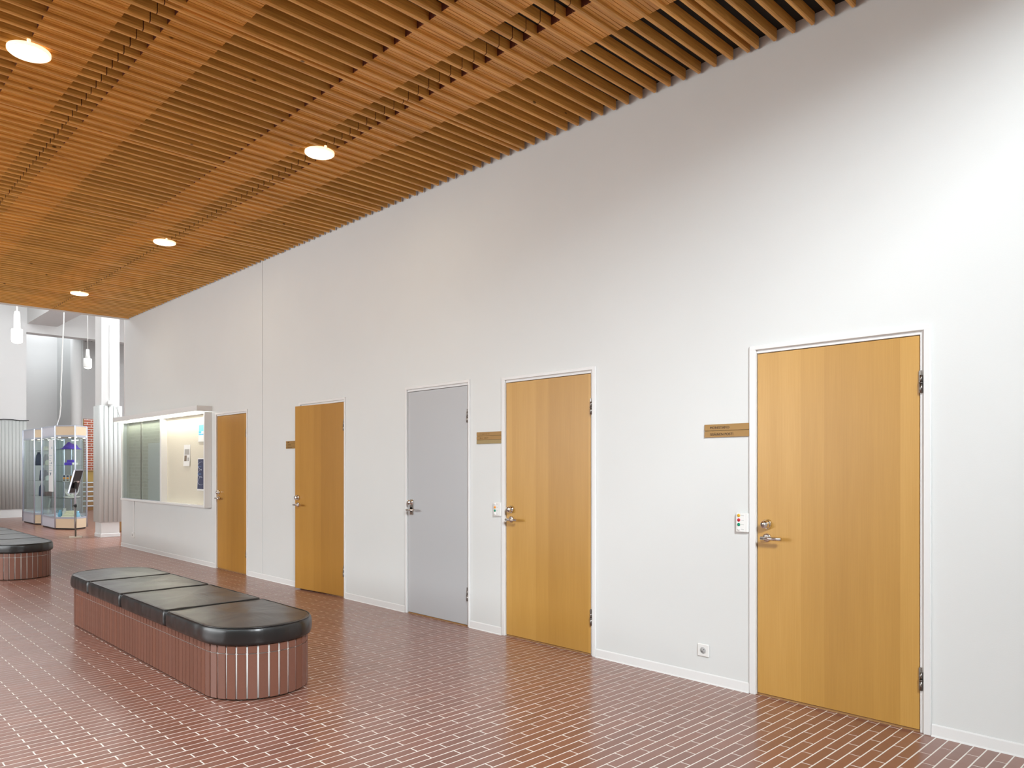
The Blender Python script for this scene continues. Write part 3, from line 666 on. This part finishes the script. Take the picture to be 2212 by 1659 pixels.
bench(-14.22, -10.78, 2.145, 'low clinker-tiled bench with rounded ends on the notice board side')

def cushion(x0, x1, yc, round_side, label, group, seed):
    """padded leather seat; round_side -1 / +1 gives that end a half-round outline"""
    r, z0 = 0.343, 0.3285; x0 += 0.004; x1 -= 0.004; rg = random.Random(seed); pts = []
    def corner(cx_, cy, rad, a0, n):
        for i in range(n + 1): a = a0 + PI / 2 * i / n; pts.append((cx_ + rad * math.cos(a), cy + rad * math.sin(a)))
    rp = r - 0.005 if round_side > 0 else 0.025; rm = r - 0.005 if round_side < 0 else 0.025
    corner(x1 - rp, -r + rp, rp, -PI / 2, 14); corner(x1 - rp, r - rp, rp, 0, 14); corner(x0 + rm, r - rm, rm, PI / 2, 14); corner(x0 + rm, -r + rm, rm, PI, 14)
    out = []                                                # even spacing along the outline
    for (a, b_) in zip(pts, pts[1:] + pts[:1]):
        d = math.dist(a, b_); n = max(1, int(d / 0.03))
        for i in range(n): out.append((a[0] + (b_[0] - a[0]) * i / n, a[1] + (b_[1] - a[1]) * i / n))
    mx = (x0 + x1) / 2; n = len(out); rings = []
    prof = [(0.020, 0.0), (0.004, 0.006), (0.0, 0.022), (-0.002, 0.05), (0.0, 0.082), (0.004, 0.098), (0.010, 0.1065), (0.014, 0.1055), (0.020, 0.1085)]
    for ins, z in prof: rings.append((ins, z, None))
    for q in (0.94, 0.85, 0.72, 0.57, 0.42, 0.27, 0.13): rings.append((0.02, 0.1085 + 0.012 * (1 - q), q))
    vs = []
    for ins, z, q in rings:
        for x, y in out:
            dx, dy = x - mx, y; hx = (x1 - x0) / 2
            px, py = mx + dx * (1 - ins / hx), dy * (1 - ins / r)
            if q is not None: px, py = mx + (px - mx) * q, py * q
            w_ = noise.noise(Vector((px * 5 + seed * 9.1, py * 5, z * 9)))
            w2 = noise.noise(Vector((px * 16 + seed * 3.3, py * 9 + px * 5, 0)))
            if q is not None or z > 0.1: zz = z0 + z + 0.0035 * w_ + 0.0022 * w2 * (1 if q else 0.3)
            else: zz = z0 + z
            if 0.01 < z < 0.10 and q is None:
                k = 1 + (0.006 * w_ + 0.009 * noise.noise(Vector((px * 26, py * 26, seed)))) / max(0.1, math.hypot(dx, dy))
                px, py = mx + (px - mx) * (k if (dx * round_side) > 0 else 1), py * k
            vs.append((px, py, zz))
    b = MB(); fs = []
    for i in range(len(rings) - 1):
        for j in range(n): q = (j + 1) % n; fs.append((i * n + j, i * n + q, (i + 1) * n + q, (i + 1) * n + j))
    vs.append((mx, 0, z0 + 0.121)); k = (len(rings) - 1) * n
    for j in range(n): fs.append((k + j, k + (j + 1) % n, len(vs) - 1))
    fs.append(tuple(reversed(range(n))))
    b.add([(x - mx, y, z - z0) for x, y, z in vs], fs, 0, True)
    t = thing('seat_cushion', label, 'cushion', (mx, yc, z0), group=group)
    b.build('leather_cover', 'black_leather', t)
    pp = []                                                 # sewn piping along the upper edge
    for x, y in out: pp.append(((mx + (x - mx) * (1 - 0.010 / ((x1 - x0) / 2))) - mx, y * (1 - 0.010 / r), 0.107))
    p = MB(); p.tube(pp + pp[:1], 0.0032, 6); p.build('piping', 'black_leather', t)
    return t
g1 = 'black leather cushions on the bench by the ajar door'
cushion(-5.140, -4.196, 2.145, 1, 'half-round black leather cushion on the near bench, end facing the grey door', g1, 1)
cushion(-6.055, -5.150, 2.145, 0, 'wrinkled rectangular black leather cushion adjoining the half-round one', g1, 2)
cushion(-6.895, -6.065, 2.145, 0, 'rectangular black leather cushion, second from the far half-round end', g1, 3)
cushion(-7.700, -6.905, 2.145, -1, 'half-round black leather cushion on the far end of the near bench', g1, 4)
g2 = 'black leather cushions on the far bench'
for i, (a, b_, rs) in enumerate(((-11.68, -10.756, 1), (-12.55, -11.69, 0), (-13.40, -12.56, 0), (-14.245, -13.41, -1))):
    cushion(a, b_, 2.145, rs, ['half-round black leather cushion at the near end of the far bench', 'black leather cushion second along the far bench', 'black leather cushion third along the far bench', 'half-round black leather cushion at the far end of the far bench'][i], g2, 11 + i)

# ------------------------------------------------------------------ the shell around: added rear windows, clerestory, far hall
def struct(name, mb, mat, label, cat='wall'): return tag(mb.build(name, mat), label, cat, kind='structure')
s = MB()
s.box(-31.2, -14, -6.15, -6.0, 0, 6.6); s.box(-5, 3.45, -6.15, -6.0, 0, 6.6); s.box(-14, -5, -6.15, -6.0, 0, 0.9); s.box(-14, -5, -6.15, -6.0, 3.7, 6.6)
struct('wall_back', s, 'grey_brick_wall', 'grey brick rear wall with an added band of windows')
s = MB(); s.box(3.3, 3.45, -6.15, D + 0.15, 0, 4.40); s.box(3.3, 3.45, -6.15, D + 0.15, 5.25, 6.6); s.box(3.3, 3.45, -6.15, -4.45, 4.40, 5.25); s.box(3.3, 3.45, 3.65, D + 0.15, 4.40, 5.25)
struct('wall_near', s, 'grey_brick_wall', 'grey brick end wall with a high clerestory opening')
s = MB(); s.box(-31.2, 3.45, -6.15, -5.25, 6.0, 6.15); s.box(-13.6, -13.5, -5.25, -2.55, 6.0, 6.15); s.box(XA - 0.03, 3.45, -2.55, D + 0.15, 6.0, 6.15); s.box(1.5, 3.45, -5.25, -2.55, 6.0, 6.15)
struct('ceiling_high', s, 'ribbed_core', 'high grey roof over the slatted ceiling with an added rooflight opening', 'ceiling')
wd1 = thing('window_1', 'clerestory window high in the end wall', 'window', (3.37, -0.4, 4.40), kind='structure')
for k in range(5):
    b = MB(); b.box(-0.03, 0.03, -4.05 + k * 2.0125, -4.0 + k * 2.0125, 0, 0.85); b.build('mullion', 'frame_white', wd1)
for k in range(4):
    b = MB(); b.box(-0.004, 0.004, -4.0 + k * 2.0125, -4.05 + (k + 1) * 2.0125, 0, 0.85); b.build('pane', 'clear_glass', wd1)
wd2 = thing('added_window', 'added unseen band of windows in the rear wall', 'window', (-9.5, -6.08, 0.9), kind='structure')  # added out of view to go with the rear fill lamp
for k in range(6):
    b = MB(); b.box(-4.5 + k * 1.8 - (0.03 if k else 0), -4.5 + k * 1.8 + (0.03 if k < 5 else 0), -0.03, 0.03, 0, 2.8); b.build('mullion', 'frame_white', wd2)
for k in range(5):
    b = MB(); b.box(-4.47 + k * 1.8, -2.73 + k * 1.8, -0.004, 0.004, 0, 2.8); b.build('pane', 'clear_glass', wd2)
wd3 = thing('added_rooflight', 'added unseen rooflight over the open side of the hall', 'window', (-6.0, -3.9, 6.05), kind='structure')  # added out of view to go with the overhead fill lamp
for k in range(6):
    b = MB(); b.box(-7.5 + k * 3 - 0.03, -7.5 + k * 3 + 0.03, -1.35, 1.35, -0.03, 0.03); b.build('mullion', 'frame_white', wd3)
for k in range(5):
    b = MB(); b.box(-7.47 + k * 3, -4.53 + k * 3, -1.35, 1.35, -0.004, 0.004); b.build('pane', 'clear_glass', wd3)

# far hall
s = MB(); s.box(-31.2, XA - 0.03, -6.15, 9.75, 6.6, 6.75); struct('ceiling_hall', s, 'hall_white', 'high white ceiling of the far hall', 'ceiling')
s = MB(); s.box(-31.2, -14.0, 9.6, 9.75, 0, 6.6); struct('wall_hall_side', s, 'hall_white', 'white side wall of the far hall behind the pillar')
s = MB(); s.box(-14.02, -13.87, D + 0.15, 9.6, 0, 6.6); struct('wall_return', s, 'hall_white', 'white return wall behind the free end of the long wall')
s = MB(); s.box(-31.2, -31.0, -6.15, 9.75, 0, 6.6); struct('wall_far', s, 'hall_white', 'white end wall of the far hall')
# wall block with ribbed lower cladding at the left
s = MB(); s.box(-24.6, -24.2, 1.02, 4.80, 0, 6.6)
WB = struct('wall_left', s, 'hall_white', 'tall white wall block with ribbed grey cladding on its lower half')
b = MB(); b.box(-24.2, -24.185, 1.03, 4.80, 0.235, 2.66); b.build('cladding_sheet', 'ribbed_core', WB)
rib = MB(); rp = [(0.0, -0.0395)] + [(0.022 * math.cos(a), 0.0395 * math.sin(a)) for a in [(-80 + 20 * i) * PI / 180 for i in range(9)]] + [(0.0, 0.0395)]
rib.prism(rp, 0.0, 2.415, smooth=True); rib_me = rib.mesh('cladding_rib', 'ribbed_grey')
for k in range(44): link('cladding_rib', rib_me, WB, (-24.186, 4.76 - k * 0.084, 0.240))
b = MB(); b.tube([(-24.16, y, 2.672 + 0.012 * math.sin(y * 9)) for y in [1.05 + i * 0.19 for i in range(21)]], 0.012, 6); b.build('cladding_cap', 'black_plastic', WB)
# recess beyond it
s = MB(); s.box(-27.15, -27.0, 4.6, 6.20, 0, 6.6); struct('wall_recess', s, 'hall_white', 'white wall at the back of the recess behind the showcases')
s = MB(); s.prism([(-27.0, 6.19), (-25.55, 6.40), (-25.55, 6.55), (-27.0, 6.34)], 0, 6.6); struct('wall_recess_side', s, 'white_paint', 'shaded white wall on the side of the recess')
s = MB(); s.lathe([(0.155, 0.0), (0.155, 6.6)], (-25.15, 6.27, 0), 'z', 28); tag(s.build('round_column', 'hall_white'), 'slim round white column beside the recess', 'column')
s = MB(); s.box(-26.65, -26.5, 6.35, 9.6, 2.92, 6.6); struct('wall_over_stairs', s, 'hall_white', 'white wall above the stair opening')
t = thing('ventilation_grille', 'slatted grille at the top of the wall above the stairs', 'grille', (-26.49, 6.50, 5.38))
for k in range(5):
    b = MB(); b.add([(0.0, k * 0.17 + y, z) for y, z in ((0, 0), (0.03, 0), (0.15, 0.10), (0.12, 0.10))] + [(0.02, k * 0.17 + y, z) for y, z in ((0, 0), (0.03, 0), (0.15, 0.10), (0.12, 0.10))], [(0, 1, 2, 3), (7, 6, 5, 4), (0, 4, 5, 1), (1, 5, 6, 2), (2, 6, 7, 3), (3, 7, 4, 0)]); b.build('blade', 'photo_grey', t)
s = MB(); s.box(-24.6, -24.2, 4.80, 9.6, 5.12, 6.6); struct('beam_cross', s, 'hall_white', 'white beam spanning above the recess', 'beam')
s = MB(); s.box(-24.2, -14.02, 4.82, 5.55, 5.36, 6.6); struct('beam_long', s, 'hall_white', 'white ceiling beam running along the far hall', 'beam')
# stairs, timber and red brick behind
t = thing('stairs', 'broad stairs with timber risers and pale treads behind the showcases', 'stairs', (-26.6, 6.6, 0), kind='structure')
for k in range(6):
    b = MB(); b.box(-0.32 * (k + 1) - 0.3, -0.32 * k, 0.01, 2.9, 0.145 * k + 0.0005, 0.145 * (k + 1) - 0.03); st = b.build('riser_block', 'stair_wood', t)
    b = MB(); b.bbox(-0.32 * (k + 1) - 0.3, -0.32 * k + 0.03, 0.005, 2.9, 0.145 * (k + 1) - 0.03, 0.145 * (k + 1), 0.006); b.build('tread', 'tread_white', t)
s = MB(); s.box(-30.2, -29.6, 7.62, 9.6, 0, 3.4); struct('wall_red_brick', s, 'red_brick_wall', 'red brick wall behind the stairs')
s = MB(); s.box(-30.2, -29.65, 6.4, 7.62, 0, 3.4); struct('wall_ochre_panel', s, 'ochre_wood', 'ochre timber wall panel beside the red brick')
t = thing('timber_counter', 'timber counter at the top of the stairs', 'counter', (-28.9, 7.3, 0.8705))
b = MB(); b.bbox(-0.25, 0.25, 0, 1.6, 0, 0.36, 0.01); b.build('front', 'ochre_wood', t)
b = MB(); b.bbox(-0.30, 0.30, -0.04, 1.64, 0.36, 0.41, 0.01); b.build('top', 'stair_wood', t)
s = MB(); s.box(-24.2, -18.0, 0.75, 0.90, 0, 6.6); struct('wall_grey_brick', s, 'grey_brick_wall', 'grey brick wall across the hall from the notice board')
t = thing('door_6', 'pale blue door in the grey brick wall across the hall', 'door', (-22.5, 0.9, 0), kind='structure')
b = MB(); b.bbox(0, 0.9, 0.0005, 0.04, 0.002, 2.06, 0.004); b.build('door_leaf', 'pale_door', t)
b = MB(); b.tube([(0.08, 0.04, 1.02), (0.08, 0.09, 1.02), (0.20, 0.09, 1.02)], 0.011, 8); b.build('door_handle', 'steel', t)

# pillar with ribbed cladding
PXa, PXb, PYa, PYb = -16.56, -16.17, 4.465, 4.80
t = thing('pillar', 'square white pillar wrapped in ribbed grey cladding', 'pillar', ((PXa + PXb) / 2, (PYa + PYb) / 2, 0)); hx, hy = (PXb - PXa) / 2, (PYb - PYa) / 2
b = MB(); b.bbox(-hx, hx, -hy, hy, 0.0005, 6.599, 0.006); b.build('shaft', 'hall_white', t)
b = MB(); b.bbox(-hx - 0.012, hx + 0.012, -hy - 0.012, hy + 0.012, 0.0, 0.07, 0.004); b.build('skirting', 'frame_white', t)
b = MB(); b.bbox(-hx - 0.02, hx + 0.02, -hy - 0.02, hy + 0.02, 0.305, 2.59, 0.01); b.build('cladding_sheet', 'ribbed_core', t)
r2 = MB(); r2.prism([(p * 0.9, q) for p, q in rp], 0.0, 2.30, smooth=True); r2m = r2.mesh('cladding_rib', 'ribbed_grey')
for k in range(5):
    link('cladding_rib', r2m, t, (hx + 0.019, -0.168 + k * 0.084, 0.298)); link('cladding_rib', r2m, t, (-0.168 - 0.0 + k * 0.084, -hy - 0.019, 0.298), -PI / 2)
b = MB(); b.bbox(hx + 0.03, hx + 0.05, -0.06, 0.03, 2.62, 2.70, 0.004); b.build('wall_outlet', 'white_plastic', t)
b = MB(); b.bbox(hx + 0.001, hx + 0.03, -0.055, 0.025, 2.63, 2.69, 0.004); b.build('outlet_box', 'white_plastic', t)
b = MB(); b.box(hx + 0.001, hx + 0.008, -0.02, -0.008, 2.70, 4.2); b.build('cable_cover', 'frame_white', t)
b = MB(); b.tube([(hx + 0.045, 0.09, 2.58), (hx + 0.05, 0.15, 2.40), (hx + 0.04, 0.20, 2.22)], 0.004, 6); b.build('hanging_wire', 'hinge_steel', t)
t = thing('wooden_crate', 'small dark wooden box on the floor behind the wall end', 'box', (-17.35, 5.35, 0), 0.3)
b = MB(); b.bbox(-0.2, 0.2, -0.15, 0.15, 0, 0.34, 0.01); b.build('body', 'stair_wood', t)
b = MB(); b.bbox(-0.21, 0.21, -0.16, 0.16, 0.34, 0.37, 0.005); b.build('lid', 'black_plastic', t)

# ------------------------------------------------------------------ glass showcases and what stands in them
FOOT = [(-20.12, 4.30), (-18.97, 4.31), (-18.55, 4.60), (-18.85, 4.91), (-20.12, 4.91)]
ctr = (-19.4, 4.60)
def showcase(dx, label):
    P = [(x - ctr[0], y - ctr[1]) for x, y in FOOT]; n = len(P)
    t = thing('showcase', label, 'showcase', (ctr[0] + dx, ctr[1], 0), group='glass showcases in the far hall')
    def ins(k): return [(x * (1 - k / 0.5), y * (1 - k / 0.3)) for x, y in P]
    b = MB(); b.prism(ins(0.02), 0.0, 0.03); b.build('plinth', 'black_plastic', t)
    b = MB(); b.prism(ins(0.012), 0.236, 0.25); b.build('deck', 'pale_panel', t)
    b = MB(); b.prism(ins(0.012), 2.07, 2.075); b.build('light_shelf', 'maple_panel', t)
    b = MB(); b.prism(P, 2.285, 2.31); b.build('roof', 'alu', t)
    for i in range(n):
        a, c_ = Vector(P[i]), Vector(P[(i + 1) % n]); d = (c_ - a); ln = d.length; ang = math.atan2(d.y, d.x)
        for z0, z1, nm in ((0.03, 0.236, 'base_panel'), (2.095, 2.285, 'header_panel')):
            b = MB(); b.box(0.014, ln - 0.014, 0.004, 0.016, z0, z1); b.build(nm, 'maple_panel' if i in (1, 2) else 'pale_panel', t, (a.x, a.y, 0), ang)
        b = MB(); b.box(0.014, ln - 0.014, 0.008, 0.013, 0.275, 2.05); b.build('glass_pane', 'clear_glass', t, (a.x, a.y, 0), ang)
        for z0, z1 in ((0.236, 0.275), (2.05, 2.095)):
            b = MB(); b.box(0.012, ln - 0.012, 0.001, 0.02, z0, z1); b.build('rail', 'alu', t, (a.x, a.y, 0), ang)
        b = MB(); b.lathe([(0.017, 0.03), (0.017, 2.30)], (a.x, a.y, 0), 'z', 10); b.build('post', 'alu', t)
    for z in (0.68, 1.05, 1.42, 1.78):
        b = MB(); b.prism(ins(0.08), z, z + 0.006); b.build('glass_shelf', 'clear_glass', t)
    for (x, y) in ((-0.45, -0.15), (0.05, -0.12), (0.55, -0.02), (0.3, 0.15), (-0.2, 0.15)):
        b = MB(); b.lathe([(0.028, 2.068), (0.024, 2.058), (0.0, 2.056)], (x, y, 0), 'z', 12); b.build('spot_lamp', 'spot_glow', t)
showcase(0, 'angular glass showcase with pale panels beside the info stand')
showcase(-1.92, 'angular glass showcase standing behind the other one, by the ribbed wall')

def item(name, label, cat, loc, mb, mats, rz=0.0, group=None):
    o = mb.build(name, mats, None, loc, rz); return tag(o, label, cat, group)
S = lambda x, y, z, dx=0: (ctr[0] + x + dx, ctr[1] + y, z)
def drape(w_, d_, h_, seed):
    b = MB(); n = 12; vs = []; fs = []
    for j in range(n + 1):
        for i in range(n + 1):
            u, v = i / n - .5, j / n - .5; vs.append((u * w_, v * d_, 0.012 + h_ * max(0, 1 - 3.2 * (u * u + v * v)) * (0.75 + 0.5 * noise.noise(Vector((u * 5, v * 5, seed))))))
    for j in range(n):
        for i in range(n): a = j * (n + 1) + i; fs.append((a, a + 1, a + n + 2, a + n + 1))
    k = len(vs); vs2 = [(x, y, 0.0) for x, y, z in vs]; b.add(vs, fs, 0, True)
    b.add(vs2, [tuple(reversed(f)) for f in fs], 0)
    edge = list(range(n + 1)) + [(n + 1) * j + n for j in range(1, n + 1)] + [n * (n + 1) + i for i in range(n - 1, -1, -1)] + [(n + 1) * j for j in range(n - 1, 0, -1)]
    b.f += [(p, q, q + k, p + k) for p, q in zip(edge, edge[1:] + edge[:1])]; b.m += [0] * len(edge); b.sm += [False] * len(edge)
    return b
item('folded_cloth', 'crumpled violet cloth on the top shelf of the showcase', 'cloth', S(0.38, 0.03, 1.7865), drape(0.34, 0.26, 0.17, 1), 'violet_cloth', 0.6)
b = MB(); b.bbox(-0.09, 0.09, -0.05, 0.05, 0, 0.06, 0.006); b.bbox(-0.03, 0.11, -0.045, 0.045, 0.062, 0.12, 0.006)
item('gift_box', 'stacked violet boxes on the second shelf of the showcase', 'box', S(0.38, 0.0, 1.4265), b, 'violet_cloth', 0.7)
for k in range(4):
    b = MB(); b.lathe([(0.02, 0.0), (0.028, 0.004), (0.03, 0.05), (0.024, 0.055), (0.0, 0.056)], n=14)
    item('small_jar', 'small white jar in a row of four beside the violet boxes', 'jar', S(0.50 + 0.06 * k, 0.06 + 0.035 * (k - 1.5) * -1, 1.4265), b, 'ceramic', 0, 'small jars on the showcase shelf')
for k in range(3):
    t = thing('photo_card', 'upright photo card on the third showcase shelf', 'card', S(0.30 + 0.07 * k, -0.08 + 0.05 * k, 1.0565), 0.75, 'photo cards on the third showcase shelf')
    b = MB(); b.box(-0.035, 0.035, -0.003, 0.0, 0, 0.15); b.build('card', 'paper', t)
    for q in range(3): b = MB(); b.box(-0.028, 0.028, -0.0042, -0.0032, 0.012 + q * 0.046, 0.05 + q * 0.046); b.build('printed_photo', ['photo_brown', 'led_orange', 'navy'][q], t)
b = MB(); b.box(-0.08, 0.08, -0.004, 0.0, 0, 0.24); b.box(-0.08, 0.08, 0.0, 0.07, 0, 0.003)
item('acrylic_stand', 'clear acrylic sign stand beside the photo cards', 'sign stand', S(0.56, 0.16, 1.0565), b, 'clear_glass', 0.8)
b = MB(); b.lathe([(0.06, 0.0), (0.13, 0.012), (0.17, 0.03), (0.165, 0.034), (0.125, 0.02), (0.0, 0.014)], n=28); item('ceramic_plate', 'shallow white ceramic plate under the spiky glass bowl', 'plate', S(0.46, 0.03, 0.6865), b, 'ceramic')
t = thing('glass_flower_bowl', 'spiky white glass bowl standing on the ceramic plate', 'bowl', S(0.46, 0.03, 0.7025))
b = MB(); b.lathe([(0.03, 0.0), (0.05, 0.01), (0.045, 0.02), (0.0, 0.012)], n=18); b.build('foot', 'ceramic', t)
for k in range(16):
    a = 2 * PI * k / 16; b = MB(); b.tube([(0.04 * math.cos(a), 0.04 * math.sin(a), 0.012), (0.10 * math.cos(a), 0.10 * math.sin(a), 0.07 + 0.03 * (k % 2)), (0.15 * math.cos(a), 0.15 * math.sin(a), 0.15 + 0.05 * (k % 2))], [0.012, 0.009, 0.003], 6); b.build('petal', 'ceramic', t)
for k in range(4):
    b = MB(); b.bbox(-0.16 + 0.025 * k, 0.16 - 0.02 * k, -0.12 + 0.02 * k, 0.12 - 0.015 * k, 0, 0.038, 0.006)
    item('linen_stack', ['largest folded cream linen, at the bottom of the stack', 'folded cream linen second from the bottom of the stack', 'folded cream linen second from the top of the stack', 'smallest folded cream linen, on top of the stack'][k], 'linen', S(0.44, 0.02, 0.2505 + 0.0382 * k), b, 'felt_cream', 0.6 + 0.05 * k, 'folded linen in the showcase')
for k, (x, y, hh, m) in enumerate(((0.12, -0.12, 0.16, 'sky_glass'), (0.20, -0.05, 0.20, 'ceramic'), (0.66, 0.10, 0.15, 'sky_glass'))):
    b = MB(); b.lathe([(0.03, 0.0), (0.05, 0.03), (0.045, hh * 0.6), (0.025, hh * 0.8), (0.03, hh), (0.024, hh), (0.0, hh * 0.75)], n=20)
    item('vase', ['pale blue vase on the showcase deck at the glazed long side', 'white vase on the showcase deck beside the linen', 'pale blue vase on the showcase deck at the pointed end'][k], 'vase', S(x, y, 0.2505), b, m)
b = MB(); b.bbox(-0.19, 0.19, -0.006, 0.0, 0.0, 1.16, 0.002)
t = thing('hanging_banner', 'tall white printed banner hung flat against the long side of the showcase', 'banner', S(0.17, -0.3085, 0.835), 0.0); b.build('cloth', 'banner_white', t)
for k, (x, z, r_) in enumerate(((0.04, 0.64, 0.022), (-0.02, 0.40, 0.03), (0.09, 0.98, 0.03))):
    b = MB(); b.lathe([(r_, -0.0064), (0.0, -0.0068)], (x, 0, z), 'y', 14); b.build('printed_mark', 'navy' if k < 2 else 'sky_glass', t)
for k in range(9): b = MB(); b.box(-0.14, 0.0 + 0.06 * (k % 3), -0.0072, -0.0064, 0.36 + k * 0.055, 0.366 + k * 0.055); b.build('printed_line', 'sky_glass', t)
# second showcase
d2 = -1.92
for k, (x, y, z, r_, m, nm, lab) in enumerate(((0.45, -0.05, 1.7865, 0.07, 'felt_cream', 'felt_hat', 'cream felt hat on the top shelf of the rear showcase'), (0.50, 0.0, 1.4265, 0.09, 'felt_cream', 'felt_hat', 'larger cream felt hat on the second shelf of the rear showcase'), (0.50, 0.0, 1.0565, 0.085, 'ceramic', 'round_vase', 'round white vase on the third shelf of the rear showcase'))):
    b = MB(); b.lathe([(r_ * 1.25, 0.0), (r_ * 1.3, 0.012), (r_ * 0.95, 0.02), (r_ * 0.95, r_ * 1.0), (r_ * 0.6, r_ * 1.4), (0.0, r_ * 1.5)], n=22); item(nm, lab, 'hat' if 'hat' in nm else 'vase', S(x, y, z, d2), b, m)
for k in range(5):
    b = MB(); hj = 0.33 - 0.02 * k; b.lathe([(0.07 - 0.004 * k, 0.0), (0.08 - 0.004 * k, 0.01), (0.06, hj * 0.75), (0.03, hj * 0.9), (0.034, hj), (0.0, hj)], n=18)
    item('dark_jug', ['tallest dark blue jug, on the second shelf of the rear showcase', 'dark blue jug on the third shelf of the rear showcase, by the ribbed wall', 'dark blue jug on the fourth shelf of the rear showcase', 'shorter dark blue jug on the second shelf, nearer the cream hat', 'smallest dark blue jug, on the third shelf near the round white vase'][k], 'jug', S(-0.42 + 0.165 * k, -0.02 + 0.05 * (k % 2), [1.4265, 1.0565, 0.6865, 1.4265, 1.0565][k], d2), b, 'navy', 0, 'dark jugs in the rear showcase')
b = MB(); b.bbox(-0.10, 0.10, -0.07, 0.07, 0, 0.10, 0.01); item('dark_box', 'dark red box on the fourth shelf of the rear showcase', 'box', S(0.50, 0.02, 0.6865, d2), b, 'dark_red', 0.7)
b = MB(); b.tube([(0, 0, 0.004), (0.03, 0.01, 0.20), (0.05, 0.05, 0.36)], [0.02, 0.016, 0.006], 10); b.lathe([(0.05, 0.0), (0.045, 0.008), (0.0, 0.01)], n=18); item('horn_ornament', 'slender white curved ornament on the rear showcase deck', 'ornament', S(0.48, -0.02, 0.2505, d2), b, 'ceramic')
t = thing('drum', 'brown cylinder vase on the pointed end of the showcase', 'vase', S(0.66, -0.0, 1.0565)); b = MB(); b.lathe([(0.05, 0), (0.06, 0.005), (0.06, 0.13), (0.052, 0.13), (0.0, 0.12)], n=22); b.build('body', 'brown_vase', t)

# supply cable of the showcase
cb = [(-18.79, 4.45, 6.599), (-18.79, 4.45, 5.358), (-18.80, 4.44, 4.6), (-18.84, 4.42, 4.0), (-18.85, 4.41, 3.5), (-18.90, 4.40, 3.0), (-18.88, 4.40, 2.75), (-18.94, 4.39, 2.5), (-19.04, 4.37, 2.36), (-19.06, 4.37, 2.318)]
b = MB(); b.tube(cb, 0.013, 8); tag(b.build('supply_cable', 'pendant_shade'), 'white cable hanging from above down to the showcase', 'cable')

# info stand with tilted panel (seen from behind)
t = thing('info_stand', 'floor stand with a tilted black sign panel in front of the showcase', 'sign stand', (-16.50, 4.10, 0), math.radians(-15))
b = MB(); b.prism([(0.21 * math.cos(a) * 1.0, 0.155 * math.sin(a)) for a in [PI / 4 + k * PI / 2 for k in range(4)]], 0, 0.022); b.build('base_plate', 'stand_base', t)
b = MB(); b.tube([(0, 0, 0.022), (0, 0, 0.64)], 0.0155, 12); b.build('lower_pole', 'hinge_steel', t)
b = MB(); b.tube([(0, 0, 0.62), (0, 0, 1.00)], 0.0115, 12); b.build('upper_pole', 'alu', t)
b = MB(); b.lathe([(0.022, 0.60), (0.024, 0.62), (0.022, 0.65)], n=14); b.tube([(0, -0.015, 0.625), (0, -0.05, 0.625)], 0.008, 8); b.build('clamp', 'black_plastic', t)
b = MB(); b.bbox(-0.03, 0.03, -0.025, 0.025, 0.96, 1.10, 0.008); b.build('tilt_bracket', 'black_plastic', t)
b = MB(); b.bbox(-0.155, 0.155, -0.010, 0.010, -0.235, 0.235, 0.004); pn = b.build('sign_panel', 'black_board', t, (-0.03, 0.0, 1.10)); pn.rotation_euler = (math.radians(15), 0, math.radians(154))
for q in (((-0.160, -0.145), (-0.24, 0.24)), ((0.145, 0.160), (-0.24, 0.24)), ((-0.16, 0.16), (-0.24, -0.225)), ((-0.16, 0.16), (0.225, 0.24))):
    b = MB(); b.bbox(q[0][0], q[0][1], -0.015, 0.015, q[1][0], q[1][1], 0.003); b.build('frame_bar', 'alu', pn)
b = MB(); b.bbox(-0.10, 0.10, -0.022, -0.010, -0.018, 0.012, 0.003); b.build('mounting_bar', 'steel', pn)

# pendant lamps
def pendant(x, y, zb, ztop, k, label, mat):
    t = thing('pendant_lamp', label, 'pendant lamp', (x, y, zb), group='white pendant lamps in the far hall')
    b = MB(); b.tube([(0, 0, 0.56 * k), (0, 0, ztop - zb)], 0.011 if mat == 'pendant_lit' else 0.006, 8); b.build('cord', mat, t)
    b = MB(); b.lathe([(0.085, 0.0), (0.090, 0.03), (0.090, 0.22), (0.086, 0.235), (0.052, 0.24)] if k > 0.9 else [(0.085, 0.0), (0.088, 0.02), (0.088, 0.20), (0.083, 0.21), (0.05, 0.215)], n=26); b.build('shade', mat if mat == 'pendant_lit' else 'pendant_shade', t)
    b = MB(); b.lathe([(0.052, 0.23), (0.048, 0.50), (0.036, 0.555), (0.0, 0.56)] if k > 0.9 else [(0.056, 0.212), (0.040, 0.30), (0.036, 0.42), (0.0, 0.43)], n=22); b.build('neck', mat if mat == 'pendant_lit' else 'pendant_shade', t)
    b = MB(); b.lathe([(0.0, -0.03), (0.05, -0.02), (0.083, 0.004), (0.08, 0.008), (0.0, 0.008)], n=24); b.build('diffuser', 'pendant_glow', t)
pendant(-15.90, 3.01, 3.64, 6.6, 0.97, 'glowing white pendant lamp nearer the timber ceiling edge', 'pendant_lit')
pendant(-19.2, 5.02, 3.68, 5.36, 0.76, 'white pendant lamp hanging before the round column', 'pendant_shade')
